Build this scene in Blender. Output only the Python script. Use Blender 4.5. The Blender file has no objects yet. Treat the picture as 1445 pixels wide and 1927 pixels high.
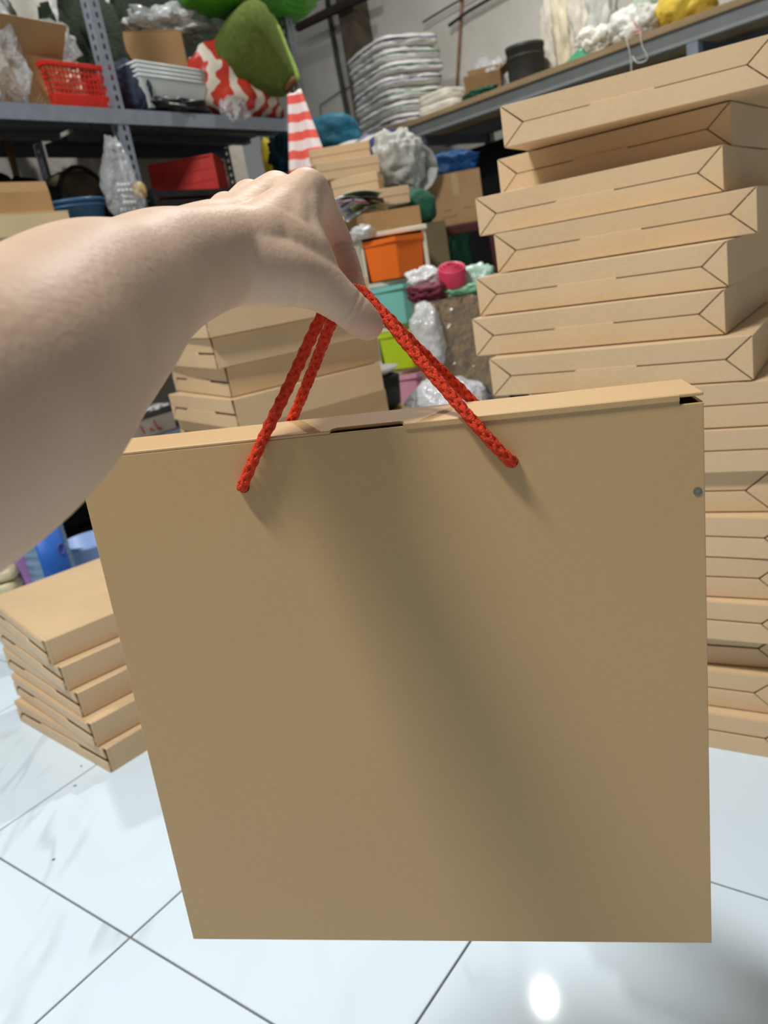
import bpy, bmesh, math, random
import numpy as np
from mathutils import Vector, Matrix, noise

# ------------------------------------------------------------------ camera
W, H = 1445, 1927
CX, CY = W / 2, H / 2
FPX = 1470.0
CAMZ = 0.83
PITCH, ROLL, YAW = math.radians(17.2), math.radians(-9.9), math.radians(38.5)


def cam_axes():
    fwd = Vector((0, math.cos(PITCH), -math.sin(PITCH)))
    right = Vector((1, 0, 0))
    up = right.cross(fwd)
    r = right * math.cos(ROLL) + up * math.sin(ROLL)
    u = -right * math.sin(ROLL) + up * math.cos(ROLL)
    m = Matrix.Rotation(YAW, 3, 'Z')
    return m @ r, m @ u, m @ fwd


CR, CU, CF = cam_axes()
CAM = Vector((0, 0, CAMZ))
scene = bpy.context.scene
col = scene.collection
cam_data = bpy.data.cameras.new('camera')
cam = bpy.data.objects.new('camera', cam_data)
col.objects.link(cam)
cam.matrix_world = Matrix.Translation(CAM) @ Matrix((CR, CU, -CF)).transposed().to_4x4()
cam_data.sensor_fit = 'VERTICAL'
cam_data.sensor_height = 36.0
cam_data.lens = FPX / H * 36.0
cam_data.clip_start = 0.02
cam_data.dof.use_dof = True
cam_data.dof.focus_distance = 0.52
cam_data.dof.aperture_fstop = 11.0
scene.camera = cam

# ------------------------------------------------------------------ light
scene.view_settings.view_transform = 'Standard'
scene.view_settings.look = 'None'
scene.view_settings.gamma = 1.0
scene.view_settings.use_curve_mapping = False
scene.view_settings.exposure = 0.0
world = bpy.data.worlds.new('world')
scene.world = world
world.use_nodes = True
world.node_tree.nodes['Background'].inputs[0].default_value = (0.98, 0.98, 0.98, 1)
world.node_tree.nodes['Background'].inputs[1].default_value = 0.16


def area_light(name, loc, target, sx, sy, power, color):
    ld = bpy.data.lights.new(name, 'AREA')
    ld.shape = 'RECTANGLE'
    ld.size, ld.size_y = sx, sy
    ld.energy = power
    ld.color = color
    o = bpy.data.objects.new(name, ld)
    col.objects.link(o)
    o.location = loc
    o.rotation_euler = (Vector(target) - Vector(loc)).to_track_quat('-Z', 'Y').to_euler()
    return o


area_light('ceiling_lamp_front', (-0.98, -0.63, 3.65), (-0.6, 0.9, 0.3), 0.8, 0.22, 116, (1.0, 0.985, 0.96))
area_light('ceiling_lamp_back', (-1.94, 3.18, 3.60), (-1.6, 2.4, 0.0), 0.045, 0.065, 54, (1.0, 0.975, 0.93))

# ------------------------------------------------------------------ pixel helpers (rays of the calibrated camera)


def ray(x, y):
    return CF + CR * ((x - CX) / FPX) - CU * ((y - CY) / FPX)


def at(x, y, d):
    return CAM + ray(x, y) * d


def atx(x, y, X):
    r = ray(x, y)
    return CAM + r * (X / r.x)


def on_plane(x, y, p0, n):
    r = ray(x, y)
    return CAM + r * ((Vector(p0) - CAM).dot(n) / r.dot(n))


def srgb(c):
    out = []
    for v in c:
        v /= 255.0
        out.append(v / 12.92 if v <= 0.04045 else ((v + 0.055) / 1.055) ** 2.4)
    return (out[0], out[1], out[2], 1.0)


# ------------------------------------------------------------------ materials
MATS = {}


def nodes_of(m):
    m.use_nodes = True
    nt = m.node_tree
    return nt, nt.nodes['Principled BSDF']


def mat(name, c, rough=0.6, var=0.12, scale=20.0, bump=0.0, bscale=60.0, spec=0.4, metal=0.0, c2=None, coords='Object', stretch=(1, 1, 1), emit=None):
    if name in MATS:
        return MATS[name]
    m = bpy.data.materials.new(name)
    nt, b = nodes_of(m)
    L = nt.links
    b.inputs['Roughness'].default_value = rough
    b.inputs['Specular IOR Level'].default_value = spec
    b.inputs['Metallic'].default_value = metal
    tc = nt.nodes.new('ShaderNodeTexCoord')
    mp = nt.nodes.new('ShaderNodeMapping')
    mp.inputs['Scale'].default_value = stretch
    L.new(tc.outputs[coords], mp.inputs['Vector'])
    nz = nt.nodes.new('ShaderNodeTexNoise')
    nz.inputs['Scale'].default_value = scale
    nz.inputs['Detail'].default_value = 4
    L.new(mp.outputs[0], nz.inputs['Vector'])
    ramp = nt.nodes.new('ShaderNodeValToRGB')
    a = srgb(c)
    if c2 is None:
        lo = tuple(v * (1 - var) for v in a[:3]) + (1,)
        hi = tuple(min(1, v * (1 + var)) for v in a[:3]) + (1,)
    else:
        lo, hi = a, srgb(c2)
    ramp.color_ramp.elements[0].position = 0.3
    ramp.color_ramp.elements[1].position = 0.7
    ramp.color_ramp.elements[0].color = lo
    ramp.color_ramp.elements[1].color = hi
    L.new(nz.outputs['Fac'], ramp.inputs['Fac'])
    L.new(ramp.outputs['Color'], b.inputs['Base Color'])
    if bump > 0:
        n2 = nt.nodes.new('ShaderNodeTexNoise')
        n2.inputs['Scale'].default_value = bscale
        n2.inputs['Detail'].default_value = 5
        L.new(mp.outputs[0], n2.inputs['Vector'])
        bp = nt.nodes.new('ShaderNodeBump')
        bp.inputs['Strength'].default_value = bump
        bp.inputs['Distance'].default_value = 0.01
        L.new(n2.outputs['Fac'], bp.inputs['Height'])
        L.new(bp.outputs['Normal'], b.inputs['Normal'])
    MATS[name] = m
    return m


def plastic_film(name, c=(235, 238, 240), opacity=0.3, rough=0.12, bump=0.6):
    if name in MATS:
        return MATS[name]
    m = bpy.data.materials.new(name)
    nt, b = nodes_of(m)
    L = nt.links
    b.inputs['Base Color'].default_value = srgb(c)
    b.inputs['Roughness'].default_value = rough
    b.inputs['Specular IOR Level'].default_value = 1.0
    nz = nt.nodes.new('ShaderNodeTexNoise')
    nz.inputs['Scale'].default_value = 26
    nz.inputs['Detail'].default_value = 3
    tc = nt.nodes.new('ShaderNodeTexCoord')
    L.new(tc.outputs['Object'], nz.inputs['Vector'])
    bp = nt.nodes.new('ShaderNodeBump')
    bp.inputs['Strength'].default_value = bump
    bp.inputs['Distance'].default_value = 0.03
    L.new(nz.outputs['Fac'], bp.inputs['Height'])
    L.new(bp.outputs['Normal'], b.inputs['Normal'])
    tr = nt.nodes.new('ShaderNodeBsdfTransparent')
    mix = nt.nodes.new('ShaderNodeMixShader')
    lw = nt.nodes.new('ShaderNodeMath')
    lw.operation = 'MULTIPLY_ADD'
    lw.inputs[1].default_value = opacity * 1.2
    lw.inputs[2].default_value = opacity * 0.4
    L.new(nz.outputs['Fac'], lw.inputs[0])
    L.new(lw.outputs[0], mix.inputs['Fac'])
    L.new(tr.outputs[0], mix.inputs[1])
    L.new(b.outputs[0], mix.inputs[2])
    L.new(mix.outputs[0], nt.nodes['Material Output'].inputs['Surface'])
    MATS[name] = m
    return m


def striped(name, c1, c2, axis=2, freq=8.0, width=0.5, warp=0.0, rough=0.8, coords='Generated', c3=None):
    """flat printed stripes across one axis of the object"""
    if name in MATS:
        return MATS[name]
    m = bpy.data.materials.new(name)
    nt, b = nodes_of(m)
    L = nt.links
    b.inputs['Roughness'].default_value = rough
    tc = nt.nodes.new('ShaderNodeTexCoord')
    sp = nt.nodes.new('ShaderNodeSeparateXYZ')
    L.new(tc.outputs[coords], sp.inputs[0])
    src = sp.outputs[axis]
    if warp:
        nz = nt.nodes.new('ShaderNodeTexNoise')
        nz.inputs['Scale'].default_value = 3.0
        L.new(tc.outputs[coords], nz.inputs['Vector'])
        ma = nt.nodes.new('ShaderNodeMath')
        ma.operation = 'MULTIPLY_ADD'
        ma.inputs[1].default_value = warp
        L.new(nz.outputs['Fac'], ma.inputs[0])
        L.new(src, ma.inputs[2])
        src = ma.outputs[0]
    mu = nt.nodes.new('ShaderNodeMath')
    mu.operation = 'MULTIPLY'
    mu.inputs[1].default_value = freq
    L.new(src, mu.inputs[0])
    fr = nt.nodes.new('ShaderNodeMath')
    fr.operation = 'FRACT'
    L.new(mu.outputs[0], fr.inputs[0])
    rp = nt.nodes.new('ShaderNodeValToRGB')
    rp.color_ramp.interpolation = 'CONSTANT'
    rp.color_ramp.elements[0].color = srgb(c1)
    rp.color_ramp.elements[1].position = width
    rp.color_ramp.elements[1].color = srgb(c2)
    if c3:
        e = rp.color_ramp.elements.new(min(0.97, width + 0.12))
        e.color = srgb(c3)
    L.new(fr.outputs[0], rp.inputs['Fac'])
    L.new(rp.outputs['Color'], b.inputs['Base Color'])
    MATS[name] = m
    return m


def kraft(name, c, var=0.05):
    if name in MATS:
        return MATS[name]
    m = bpy.data.materials.new(name)
    nt, b = nodes_of(m)
    L = nt.links
    b.inputs['Roughness'].default_value = 0.48
    b.inputs['Specular IOR Level'].default_value = 0.45
    tc = nt.nodes.new('ShaderNodeTexCoord')
    n1 = nt.nodes.new('ShaderNodeTexNoise')
    n1.inputs['Scale'].default_value = 5
    n1.inputs['Detail'].default_value = 3
    n2 = nt.nodes.new('ShaderNodeTexNoise')
    n2.inputs['Scale'].default_value = 420
    n2.inputs['Detail'].default_value = 3
    L.new(tc.outputs['Object'], n1.inputs['Vector'])
    mp = nt.nodes.new('ShaderNodeMapping')
    mp.inputs['Scale'].default_value = (0.35, 1, 1)
    L.new(tc.outputs['Object'], mp.inputs['Vector'])
    L.new(mp.outputs[0], n2.inputs['Vector'])
    ad = nt.nodes.new('ShaderNodeMath')
    ad.operation = 'ADD'
    L.new(n1.outputs['Fac'], ad.inputs[0])
    L.new(n2.outputs['Fac'], ad.inputs[1])
    oi = nt.nodes.new('ShaderNodeObjectInfo')
    rp = nt.nodes.new('ShaderNodeValToRGB')
    a = srgb(c)
    rp.color_ramp.elements[0].position = 0.7
    rp.color_ramp.elements[1].position = 1.3
    rp.color_ramp.elements[0].color = tuple(v * (1 - var) for v in a[:3]) + (1,)
    rp.color_ramp.elements[1].color = tuple(v * (1 + var) for v in a[:3]) + (1,)
    rp.color_ramp.elements[1].position = 1.0
    mul = nt.nodes.new('ShaderNodeMath')
    mul.operation = 'MULTIPLY'
    mul.inputs[1].default_value = 0.85
    L.new(ad.outputs[0], mul.inputs[0])
    L.new(mul.outputs[0], rp.inputs['Fac'])
    L.new(rp.outputs['Color'], b.inputs['Base Color'])
    bp = nt.nodes.new('ShaderNodeBump')
    bp.inputs['Strength'].default_value = 0.02
    bp.inputs['Distance'].default_value = 0.0015
    L.new(n2.outputs['Fac'], bp.inputs['Height'])
    L.new(bp.outputs['Normal'], b.inputs['Normal'])
    MATS[name] = m
    return m


def tile_material():
    m = bpy.data.materials.new('marble_tile')
    nt, b = nodes_of(m)
    L = nt.links
    b.inputs['Roughness'].default_value = 0.045
    b.inputs['Specular IOR Level'].default_value = 0.3
    tc = nt.nodes.new('ShaderNodeTexCoord')
    oi = nt.nodes.new('ShaderNodeObjectInfo')
    va = nt.nodes.new('ShaderNodeVectorMath')
    va.operation = 'MULTIPLY_ADD'
    cb = nt.nodes.new('ShaderNodeCombineXYZ')
    L.new(oi.outputs['Random'], cb.inputs[0])
    L.new(oi.outputs['Random'], cb.inputs[1])
    va.inputs[1].default_value = (37, 53, 11)
    L.new(cb.outputs[0], va.inputs[0])
    L.new(tc.outputs['Object'], va.inputs[2])
    mp = nt.nodes.new('ShaderNodeMapping')
    mp.inputs['Rotation'].default_value = (0, 0, math.radians(125))
    mp.inputs['Scale'].default_value = (1.0, 1 / 5.5, 1.0)
    mp.vector_type = 'TEXTURE'
    L.new(va.outputs[0], mp.inputs['Vector'])
    nz = nt.nodes.new('ShaderNodeTexNoise')
    nz.inputs['Scale'].default_value = 1.5
    nz.inputs['Detail'].default_value = 2
    nz.inputs['Distortion'].default_value = 0.15
    L.new(mp.outputs[0], nz.inputs['Vector'])
    nm = nt.nodes.new('ShaderNodeTexNoise')
    nm.inputs['Scale'].default_value = 4.0
    L.new(va.outputs[0], nm.inputs['Vector'])

    def mth(op, x, y):
        n_ = nt.nodes.new('ShaderNodeMath')
        n_.operation = op
        for i_, q in ((0, x), (1, y)):
            if isinstance(q, (int, float)):
                n_.inputs[i_].default_value = q
            else:
                L.new(q, n_.inputs[i_])
        return n_.outputs[0]

    def rng_(x, a0, a1, b0, b1):
        n_ = nt.nodes.new('ShaderNodeMapRange')
        n_.interpolation_type = 'SMOOTHSTEP'
        L.new(x, n_.inputs[0])
        for i_, q in ((1, a0), (2, a1), (3, b0), (4, b1)):
            n_.inputs[i_].default_value = q
        return n_.outputs[0]

    vein = mth('MULTIPLY', rng_(mth('ABSOLUTE', mth('SUBTRACT', nz.outputs['Fac'], 0.5), 0), 0.0, 0.03, 1.0, 0.0), rng_(nm.outputs['Fac'], 0.52, 0.68, 0.0, 0.6))
    cloud = rng_(nz.outputs['Fac'], 0.55, 0.75, 0.0, 0.25)
    mx = nt.nodes.new('ShaderNodeMix')
    mx.data_type = 'RGBA'
    L.new(mth('ADD', vein, cloud), mx.inputs['Factor'])
    mx.inputs['A'].default_value = srgb((218, 234, 245))
    mx.inputs['B'].default_value = srgb((186, 200, 210))
    L.new(mx.outputs['Result'], b.inputs['Base Color'])
    return m


def skin_material():
    m = bpy.data.materials.new('skin')
    nt, b = nodes_of(m)
    L = nt.links
    b.inputs['Roughness'].default_value = 0.5
    b.inputs['Specular IOR Level'].default_value = 0.3
    b.inputs['Subsurface Weight'].default_value = 0.12
    b.inputs['Subsurface Radius'].default_value = (0.012, 0.005, 0.003)
    b.inputs['Subsurface Scale'].default_value = 0.6
    tc = nt.nodes.new('ShaderNodeTexCoord')
    nz = nt.nodes.new('ShaderNodeTexNoise')
    nz.inputs['Scale'].default_value = 22
    nz.inputs['Detail'].default_value = 4
    L.new(tc.outputs['Object'], nz.inputs['Vector'])
    rp = nt.nodes.new('ShaderNodeValToRGB')
    rp.color_ramp.elements[0].position = 0.3
    rp.color_ramp.elements[1].position = 0.72
    rp.color_ramp.elements[0].color = srgb((204, 172, 146))
    rp.color_ramp.elements[1].color = srgb((214, 185, 160))
    L.new(nz.outputs['Fac'], rp.inputs['Fac'])
    # the palm side of the fingers and the finger tips are redder (vertex attribute set on the mesh)
    at_ = nt.nodes.new('ShaderNodeAttribute')
    at_.attribute_name = 'flush'
    mx = nt.nodes.new('ShaderNodeMix')
    mx.data_type = 'RGBA'
    L.new(at_.outputs['Fac'], mx.inputs['Factor'])
    L.new(rp.outputs['Color'], mx.inputs['A'])
    mx.inputs['B'].default_value = srgb((206, 142, 124))
    L.new(mx.outputs['Result'], b.inputs['Base Color'])
    n2 = nt.nodes.new('ShaderNodeTexNoise')
    n2.inputs['Scale'].default_value = 260
    n2.inputs['Detail'].default_value = 4
    L.new(tc.outputs['Object'], n2.inputs['Vector'])
    bp = nt.nodes.new('ShaderNodeBump')
    bp.inputs['Strength'].default_value = 0.12
    bp.inputs['Distance'].default_value = 0.003
    L.new(n2.outputs['Fac'], bp.inputs['Height'])
    L.new(bp.outputs['Normal'], b.inputs['Normal'])
    return m


KRAFT = kraft('kraft_board', (211, 182, 143))
KRAFT_LIGHT = kraft('kraft_board_gift', (200, 166, 118), 0.025)
KRAFT_OLD = kraft('kraft_board_brown', (176, 140, 96), 0.1)
KRAFT_PALE = kraft('kraft_board_pale', (214, 192, 152), 0.06)
STEEL = mat('galvanised_steel', (132, 140, 152), 0.45, 0.08, 30, spec=0.5, metal=0.25)
STEEL_DARK = mat('grey_shelf_steel', (84, 90, 100), 0.5, 0.1, 20, metal=0.2)
BLACK = mat('black_plastic', (20, 21, 24), 0.45, 0.3, 20, 0.3, 30)
DARK = mat('dark_cloth', (34, 36, 40), 0.8, 0.3, 18, 0.4, 30)
FILM = plastic_film('clear_plastic_film', opacity=0.42)
FILM_WHITE = plastic_film('milky_plastic_film', (240, 243, 243), 0.95, 0.2, 0.5)
RED_PLASTIC = mat('red_plastic', (214, 48, 34), 0.4, 0.08, 10)

# ------------------------------------------------------------------ mesh helpers


class MB:
    """collects simple shapes into one mesh"""

    def __init__(self):
        self.v, self.f = [], []

    def quad(self, vs, fs):
        o = len(self.v)
        self.v += [tuple(p) for p in vs]
        self.f += [tuple(i + o for i in f) for f in fs]
        return self

    def box(self, lo, hi, m=None):
        x0, y0, z0 = lo
        x1, y1, z1 = hi
        vs = [(x0, y0, z0), (x1, y0, z0), (x1, y1, z0), (x0, y1, z0), (x0, y0, z1), (x1, y0, z1), (x1, y1, z1), (x0, y1, z1)]
        if m is not None:
            vs = [m @ Vector(p) for p in vs]
        return self.quad(vs, [(0, 3, 2, 1), (4, 5, 6, 7), (0, 1, 5, 4), (1, 2, 6, 5), (2, 3, 7, 6), (3, 0, 4, 7)])

    def prism_xz(self, poly, y0, y1, slope=None):
        """polygon in x,z (counter-clockwise seen from -y) extruded along y; slope(x,z) shifts y"""
        n = len(poly)
        s = slope or (lambda x, z: 0)
        vs = [(x, y0 + s(x, z), z) for x, z in poly] + [(x, y1 + s(x, z), z) for x, z in poly]
        fs = [tuple(range(n)), tuple(range(2 * n - 1, n - 1, -1))]
        fs += [(i, i + n, (i + 1) % n + n, (i + 1) % n) for i in range(n)]
        return self.quad(vs, fs)

    def tube(self, pts, rad, seg=8, caps=True):
        pts = [Vector(p) for p in pts]
        n = len(pts)
        rs = rad if isinstance(rad, (list, tuple)) else [rad] * n
        t = (pts[1] - pts[0]).normalized()
        a = t.orthogonal().normalized()
        vs, fs = [], []
        for i, p in enumerate(pts):
            t2 = (pts[min(i + 1, n - 1)] - pts[max(i - 1, 0)]).normalized()
            a = (a - t2 * a.dot(t2)).normalized()
            b = t2.cross(a)
            for k in range(seg):
                an = 2 * math.pi * k / seg
                vs.append(p + (a * math.cos(an) + b * math.sin(an)) * rs[i])
        for i in range(n - 1):
            for k in range(seg):
                fs.append((i * seg + k, i * seg + (k + 1) % seg, (i + 1) * seg + (k + 1) % seg, (i + 1) * seg + k))
        if caps:
            fs.append(tuple(range(seg - 1, -1, -1)))
            fs.append(tuple((n - 1) * seg + k for k in range(seg)))
        return self.quad(vs, fs)

    def lathe(self, prof, seg=28):
        """profile of (r, z), turned about z"""
        vs, fs = [], []
        for r, z in prof:
            for k in range(seg):
                an = 2 * math.pi * k / seg
                vs.append((r * math.cos(an), r * math.sin(an), z))
        for i in range(len(prof) - 1):
            for k in range(seg):
                fs.append((i * seg + k, i * seg + (k + 1) % seg, (i + 1) * seg + (k + 1) % seg, (i + 1) * seg + k))
        fs.append(tuple(range(seg - 1, -1, -1)))
        fs.append(tuple((len(prof) - 1) * seg + k for k in range(seg)))
        return self.quad(vs, fs)

    def build(self, name, m, parent=None, smooth=False, bevel=0.0, seg=2):
        me = bpy.data.meshes.new(name)
        me.from_pydata(self.v, [], self.f)
        me.update()
        bm = bmesh.new()
        bm.from_mesh(me)
        bmesh.ops.recalc_face_normals(bm, faces=bm.faces)
        bm.to_mesh(me)
        bm.free()
        return link(name, me, m, parent, smooth, bevel, seg)


def link(name, me, m, parent=None, smooth=False, bevel=0.0, seg=2):
    if m is not None:
        me.materials.clear()
        me.materials.append(m)
    if smooth:
        me.polygons.foreach_set('use_smooth', [True] * len(me.polygons))
        me.update()
    o = bpy.data.objects.new(name, me)
    col.objects.link(o)
    if parent is not None:
        o.parent = parent
    if bevel:
        md = o.modifiers.new('bevel', 'BEVEL')
        md.width = bevel
        md.segments = seg
        md.limit_method = 'ANGLE'
    return o


def tag(o, label, cat, group=None):
    o['label'] = label
    o['category'] = cat
    if group:
        o['group'] = group
    return o


def thing(name, label, cat, loc=(0, 0, 0), rz=0.0, group=None):
    o = bpy.data.objects.new(name, None)
    o.empty_display_size = 0.05
    col.objects.link(o)
    o.location = loc
    o.rotation_euler = (0, 0, math.radians(rz))
    return tag(o, label, cat, group)


def place(o, loc, rz=0.0, rx=0.0, ry=0.0):
    o.location = loc
    o.rotation_euler = (math.radians(rx), math.radians(ry), math.radians(rz))
    return o


def structure(o):
    o['kind'] = 'structure'
    return o


def pts_noise(p, s, seed):
    return noise.noise(Vector((p[0] * s + seed * 7.3, p[1] * s + seed * 3.1, p[2] * s - seed * 5.7)))


def blob(name, size, m, seed=0, amp=0.25, freq=2.2, crease=0.0, sub=4, flat=True, power=2.0, parent=None, waist=None, smooth=True):
    """a soft bag: a rounded superellipsoid with lumps and creases, resting on z = 0"""
    bm = bmesh.new()
    bmesh.ops.create_icosphere(bm, subdivisions=sub, radius=1.0)
    sx, sy, sz = size[0] / 2, size[1] / 2, size[2] / 2
    for v in bm.verts:
        p = v.co.normalized()
        if power != 2.0:
            k = (abs(p.x) ** power + abs(p.y) ** power + abs(p.z) ** power) ** (-1.0 / power)
            q = p * k
        else:
            q = p.copy()
        d = 1 + amp * pts_noise(p, freq, seed) + amp * 0.5 * pts_noise(p, freq * 2.3, seed + 4)
        if crease:
            d -= crease * (1 - abs(pts_noise(p, freq * 2.0, seed + 9)) * 2.2) ** 3 if abs(pts_noise(p, freq * 2.0, seed + 9)) < 0.45 else 0
        q = q * d
        if waist:
            q = waist(q)
        v.co = Vector((q.x * sx, q.y * sy, q.z * sz))
    if flat:
        lo = -sz * 0.86
        for v in bm.verts:
            if v.co.z < lo:
                v.co.z = lo + (v.co.z - lo) * 0.08
    zmin = min(v.co.z for v in bm.verts)
    for v in bm.verts:
        v.co.z -= zmin
    me = bpy.data.meshes.new(name)
    bm.to_mesh(me)
    bm.free()
    return link(name, me, m, parent, smooth)


def sheet(name, nx, ny, fn, m, parent=None, thick=0.002, smooth=True):
    """a cloth or paper sheet with thickness; fn(u, v) -> point"""
    mb = MB()
    vs = [fn(i / nx, j / ny) for j in range(ny + 1) for i in range(nx + 1)]
    fs = [(j * (nx + 1) + i, j * (nx + 1) + i + 1, (j + 1) * (nx + 1) + i + 1, (j + 1) * (nx + 1) + i) for j in range(ny) for i in range(nx)]
    mb.quad(vs, fs)
    o = mb.build(name, m, parent, smooth)
    md = o.modifiers.new('thickness', 'SOLIDIFY')
    md.thickness = thick
    md.offset = 0
    return o


def open_carton(name, label, loc, rz, sx, sy, sz, m, flaps=(), cat='carton', group=None):
    """an open cardboard box: bottom, four walls and flaps as parts; origin at the middle of its base"""
    t = thing(name, label, cat, loc, rz, group)
    th = 0.004
    MB().box((-sx / 2, -sy / 2, 0), (sx / 2, sy / 2, th)).build('bottom_panel', m, t)
    MB().box((-sx / 2, -sy / 2, th), (sx / 2, -sy / 2 + th, sz)).build('front_panel', m, t)
    MB().box((-sx / 2, sy / 2 - th, th), (sx / 2, sy / 2, sz)).build('back_panel', m, t)
    MB().box((-sx / 2, -sy / 2 + th, th), (-sx / 2 + th, sy / 2 - th, sz)).build('side_panel', m, t)
    MB().box((sx / 2 - th, -sy / 2 + th, th), (sx / 2, sy / 2 - th, sz)).build('side_panel', m, t)
    for side, ang, ln in flaps:
        mb = MB()
        if side in 'fb':
            mb.box((-sx / 2, 0, 0), (sx / 2, ln, th))
        else:
            mb.box((-sy / 2, 0, 0), (sy / 2, ln, th))
        o = mb.build('flap', m, t)
        pos = {'f': ((0, -sy / 2, sz), 180), 'b': ((0, sy / 2, sz), 0), 'l': ((-sx / 2, 0, sz), 90), 'r': ((sx / 2, 0, sz), -90)}[side]
        o.location = pos[0]
        o.rotation_euler = Matrix.Rotation(math.radians(pos[1]), 3, 'Z').to_4x4().to_euler()
        o.rotation_euler.rotate_axis('X', math.radians(ang))
    return t


def closed_carton(name, label, loc, rz, sx, sy, sz, m, cat='carton', group=None, tape=True, rx=0, ry=0):
    t = thing(name, label, cat, loc, rz, group)
    t.rotation_euler = (math.radians(rx), math.radians(ry), math.radians(rz))
    MB().box((-sx / 2, -sy / 2, 0), (sx / 2, sy / 2, sz - 0.004)).build('body', m, t, bevel=0.003)
    MB().box((-sx / 2, -sy / 2, sz - 0.004), (sx / 2, -0.001, sz)).build('top_flap', m, t)
    MB().box((-sx / 2, 0.001, sz - 0.004), (sx / 2, sy / 2, sz)).build('top_flap', m, t)
    if tape:
        TP = mat('packing_tape', (196, 176, 134), 0.2, 0.05, 10, spec=0.7)
        mb = MB()
        mb.box((-sx / 2 - 0.0008, -0.022, sz - 0.06), (-sx / 2, 0.022, sz + 0.0008)).box((-sx / 2, -0.022, sz), (sx / 2, 0.022, sz + 0.0008)).box((sx / 2, -0.022, sz - 0.06), (sx / 2 + 0.0008, 0.022, sz + 0.0008))
        mb.build('tape', TP, t)
    return t


# ------------------------------------------------------------------ floor of separate tiles
TS = 0.433
GX, GY = -0.913, 0.417
GROUT = mat('grout', (128, 126, 120), 0.8, 0.15, 40)
floor = structure(MB().box((-6.5, -2.5, -0.05), (3.5, 7.0, -0.0035)).build('floor', GROUT))
TILE = tile_material()
g = 0.0016
tile_first = None
for ix in range(-7, 7):
    for iy in range(-4, 11):
        x, y = GX + ix * TS + TS / 2, GY + iy * TS + TS / 2
        if tile_first is None:
            tile_first = MB().box((-TS / 2 + g, -TS / 2 + g, -0.0034), (TS / 2 - g, TS / 2 - g, 0)).build('tile', TILE, floor, bevel=0.0008, seg=1)
            o = tile_first
        else:
            o = tile_first.copy()
            col.objects.link(o)
            o.parent = floor
        o.location = (x, y, 0)

# ------------------------------------------------------------------ walls
RU = Vector((0.9747, -0.2235, 0.0))          # along the right-hand rack
RN = Vector((0.2235, 0.9747, 0.0))           # from the rack to the wall behind it
RO = Vector((-2.725, 4.209, 0.0))            # foot of the left end of the rack's front
RYAW = math.degrees(math.atan2(RU.y, RU.x))


def rk(a, b, z):
    return RO + RU * a + RN * b + Vector((0, 0, z))


def rack_at(px, py, b):
    """point where the ray through a pixel meets the upright plane b metres behind the rack front"""
    return on_plane(px, py, rk(0, b, 0), RN)


def rack_a(p):
    return (Vector(p) - RO).dot(RU)


WALL = mat('whitewashed_wall', (198, 194, 184), 0.9, 0.0, 2.5, 0.35, 25, c2=(218, 215, 208))
rm = Matrix.Translation(RO) @ Matrix.Rotation(math.radians(RYAW), 4, 'Z')
structure(MB().box((-2.6, 0.80, 0), (4.6, 0.92, 3.6), rm).build('wall_back', WALL))
structure(MB().box((-3.12, -2.0, 0), (-3.0, 3.15, 3.4)).build('wall_left', WALL))
COLUMN = mat('brown_column', (92, 82, 68), 0.85, 0.2, 12, 0.3, 30)
p = rack_at(668, 50, 0.74)
a0 = rack_a(p)
structure(MB().box((a0 - 0.07, 0.66, 0), (a0 + 0.10, 0.80, 3.4), rm).build('trim_1', COLUMN))

PIPE_D = mat('dark_pipe', (58, 60, 58), 0.6, 0.2, 20)
PIPE_R = mat('rusty_pipe', (150, 112, 92), 0.7, 0.2, 20)


def wall_pipe(name, label, pix, r, m, b=0.775):
    pts = [rack_at(x, y, b) for x, y in pix]
    return tag(MB().tube(pts, r, 10).build(name, m, None, True), label, 'pipe')


wall_pipe('wall_conduit', 'dark green upright conduit on the wall left of the brown column', [(608, -80), (618, 20), (634, 110), (656, 225), (668, 300)], 0.019, PIPE_D)
wall_pipe('wall_pipe', 'thin rusty upright pipe on the wall above the white sacks', [(872, -60), (866, 40), (860, 150), (856, 260)], 0.009, PIPE_R)
wall_pipe('wall_cable', 'dark cable sloping up the wall right of the white sacks', [(845, 48), (880, 22), (935, -10), (1010, -55)], 0.010, PIPE_D, 0.76)
wall_pipe('wall_cable', 'thin dark cable sloping above the top white sack', [(796, 42), (835, 18), (880, -8), (940, -45)], 0.006, PIPE_D, 0.76)
for k, (pix, lb) in enumerate((([(560, 52), (610, 28), (665, 2), (700, -14)], 'lower dark timber brace slanting beside the green plush'), ([(548, 22), (585, -2), (640, -30)], 'upper dark timber brace slanting above the green plush'))):
    tag(MB().tube([rack_at(x, y, 0.60) for x, y in pix], 0.03, 6).build('timber_brace', mat('dark_timber', (48, 40, 34), 0.8, 0.2, 14)), lb, 'brace')
wall_pipe('wall_wire', 'thin bent wire on the wall below the conduit', [(604, 226), (602, 198), (640, 172), (672, 156)], 0.004, PIPE_D, 0.785)

# ------------------------------------------------------------------ flat kraft boxes in stacks
BW = 0.40


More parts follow.
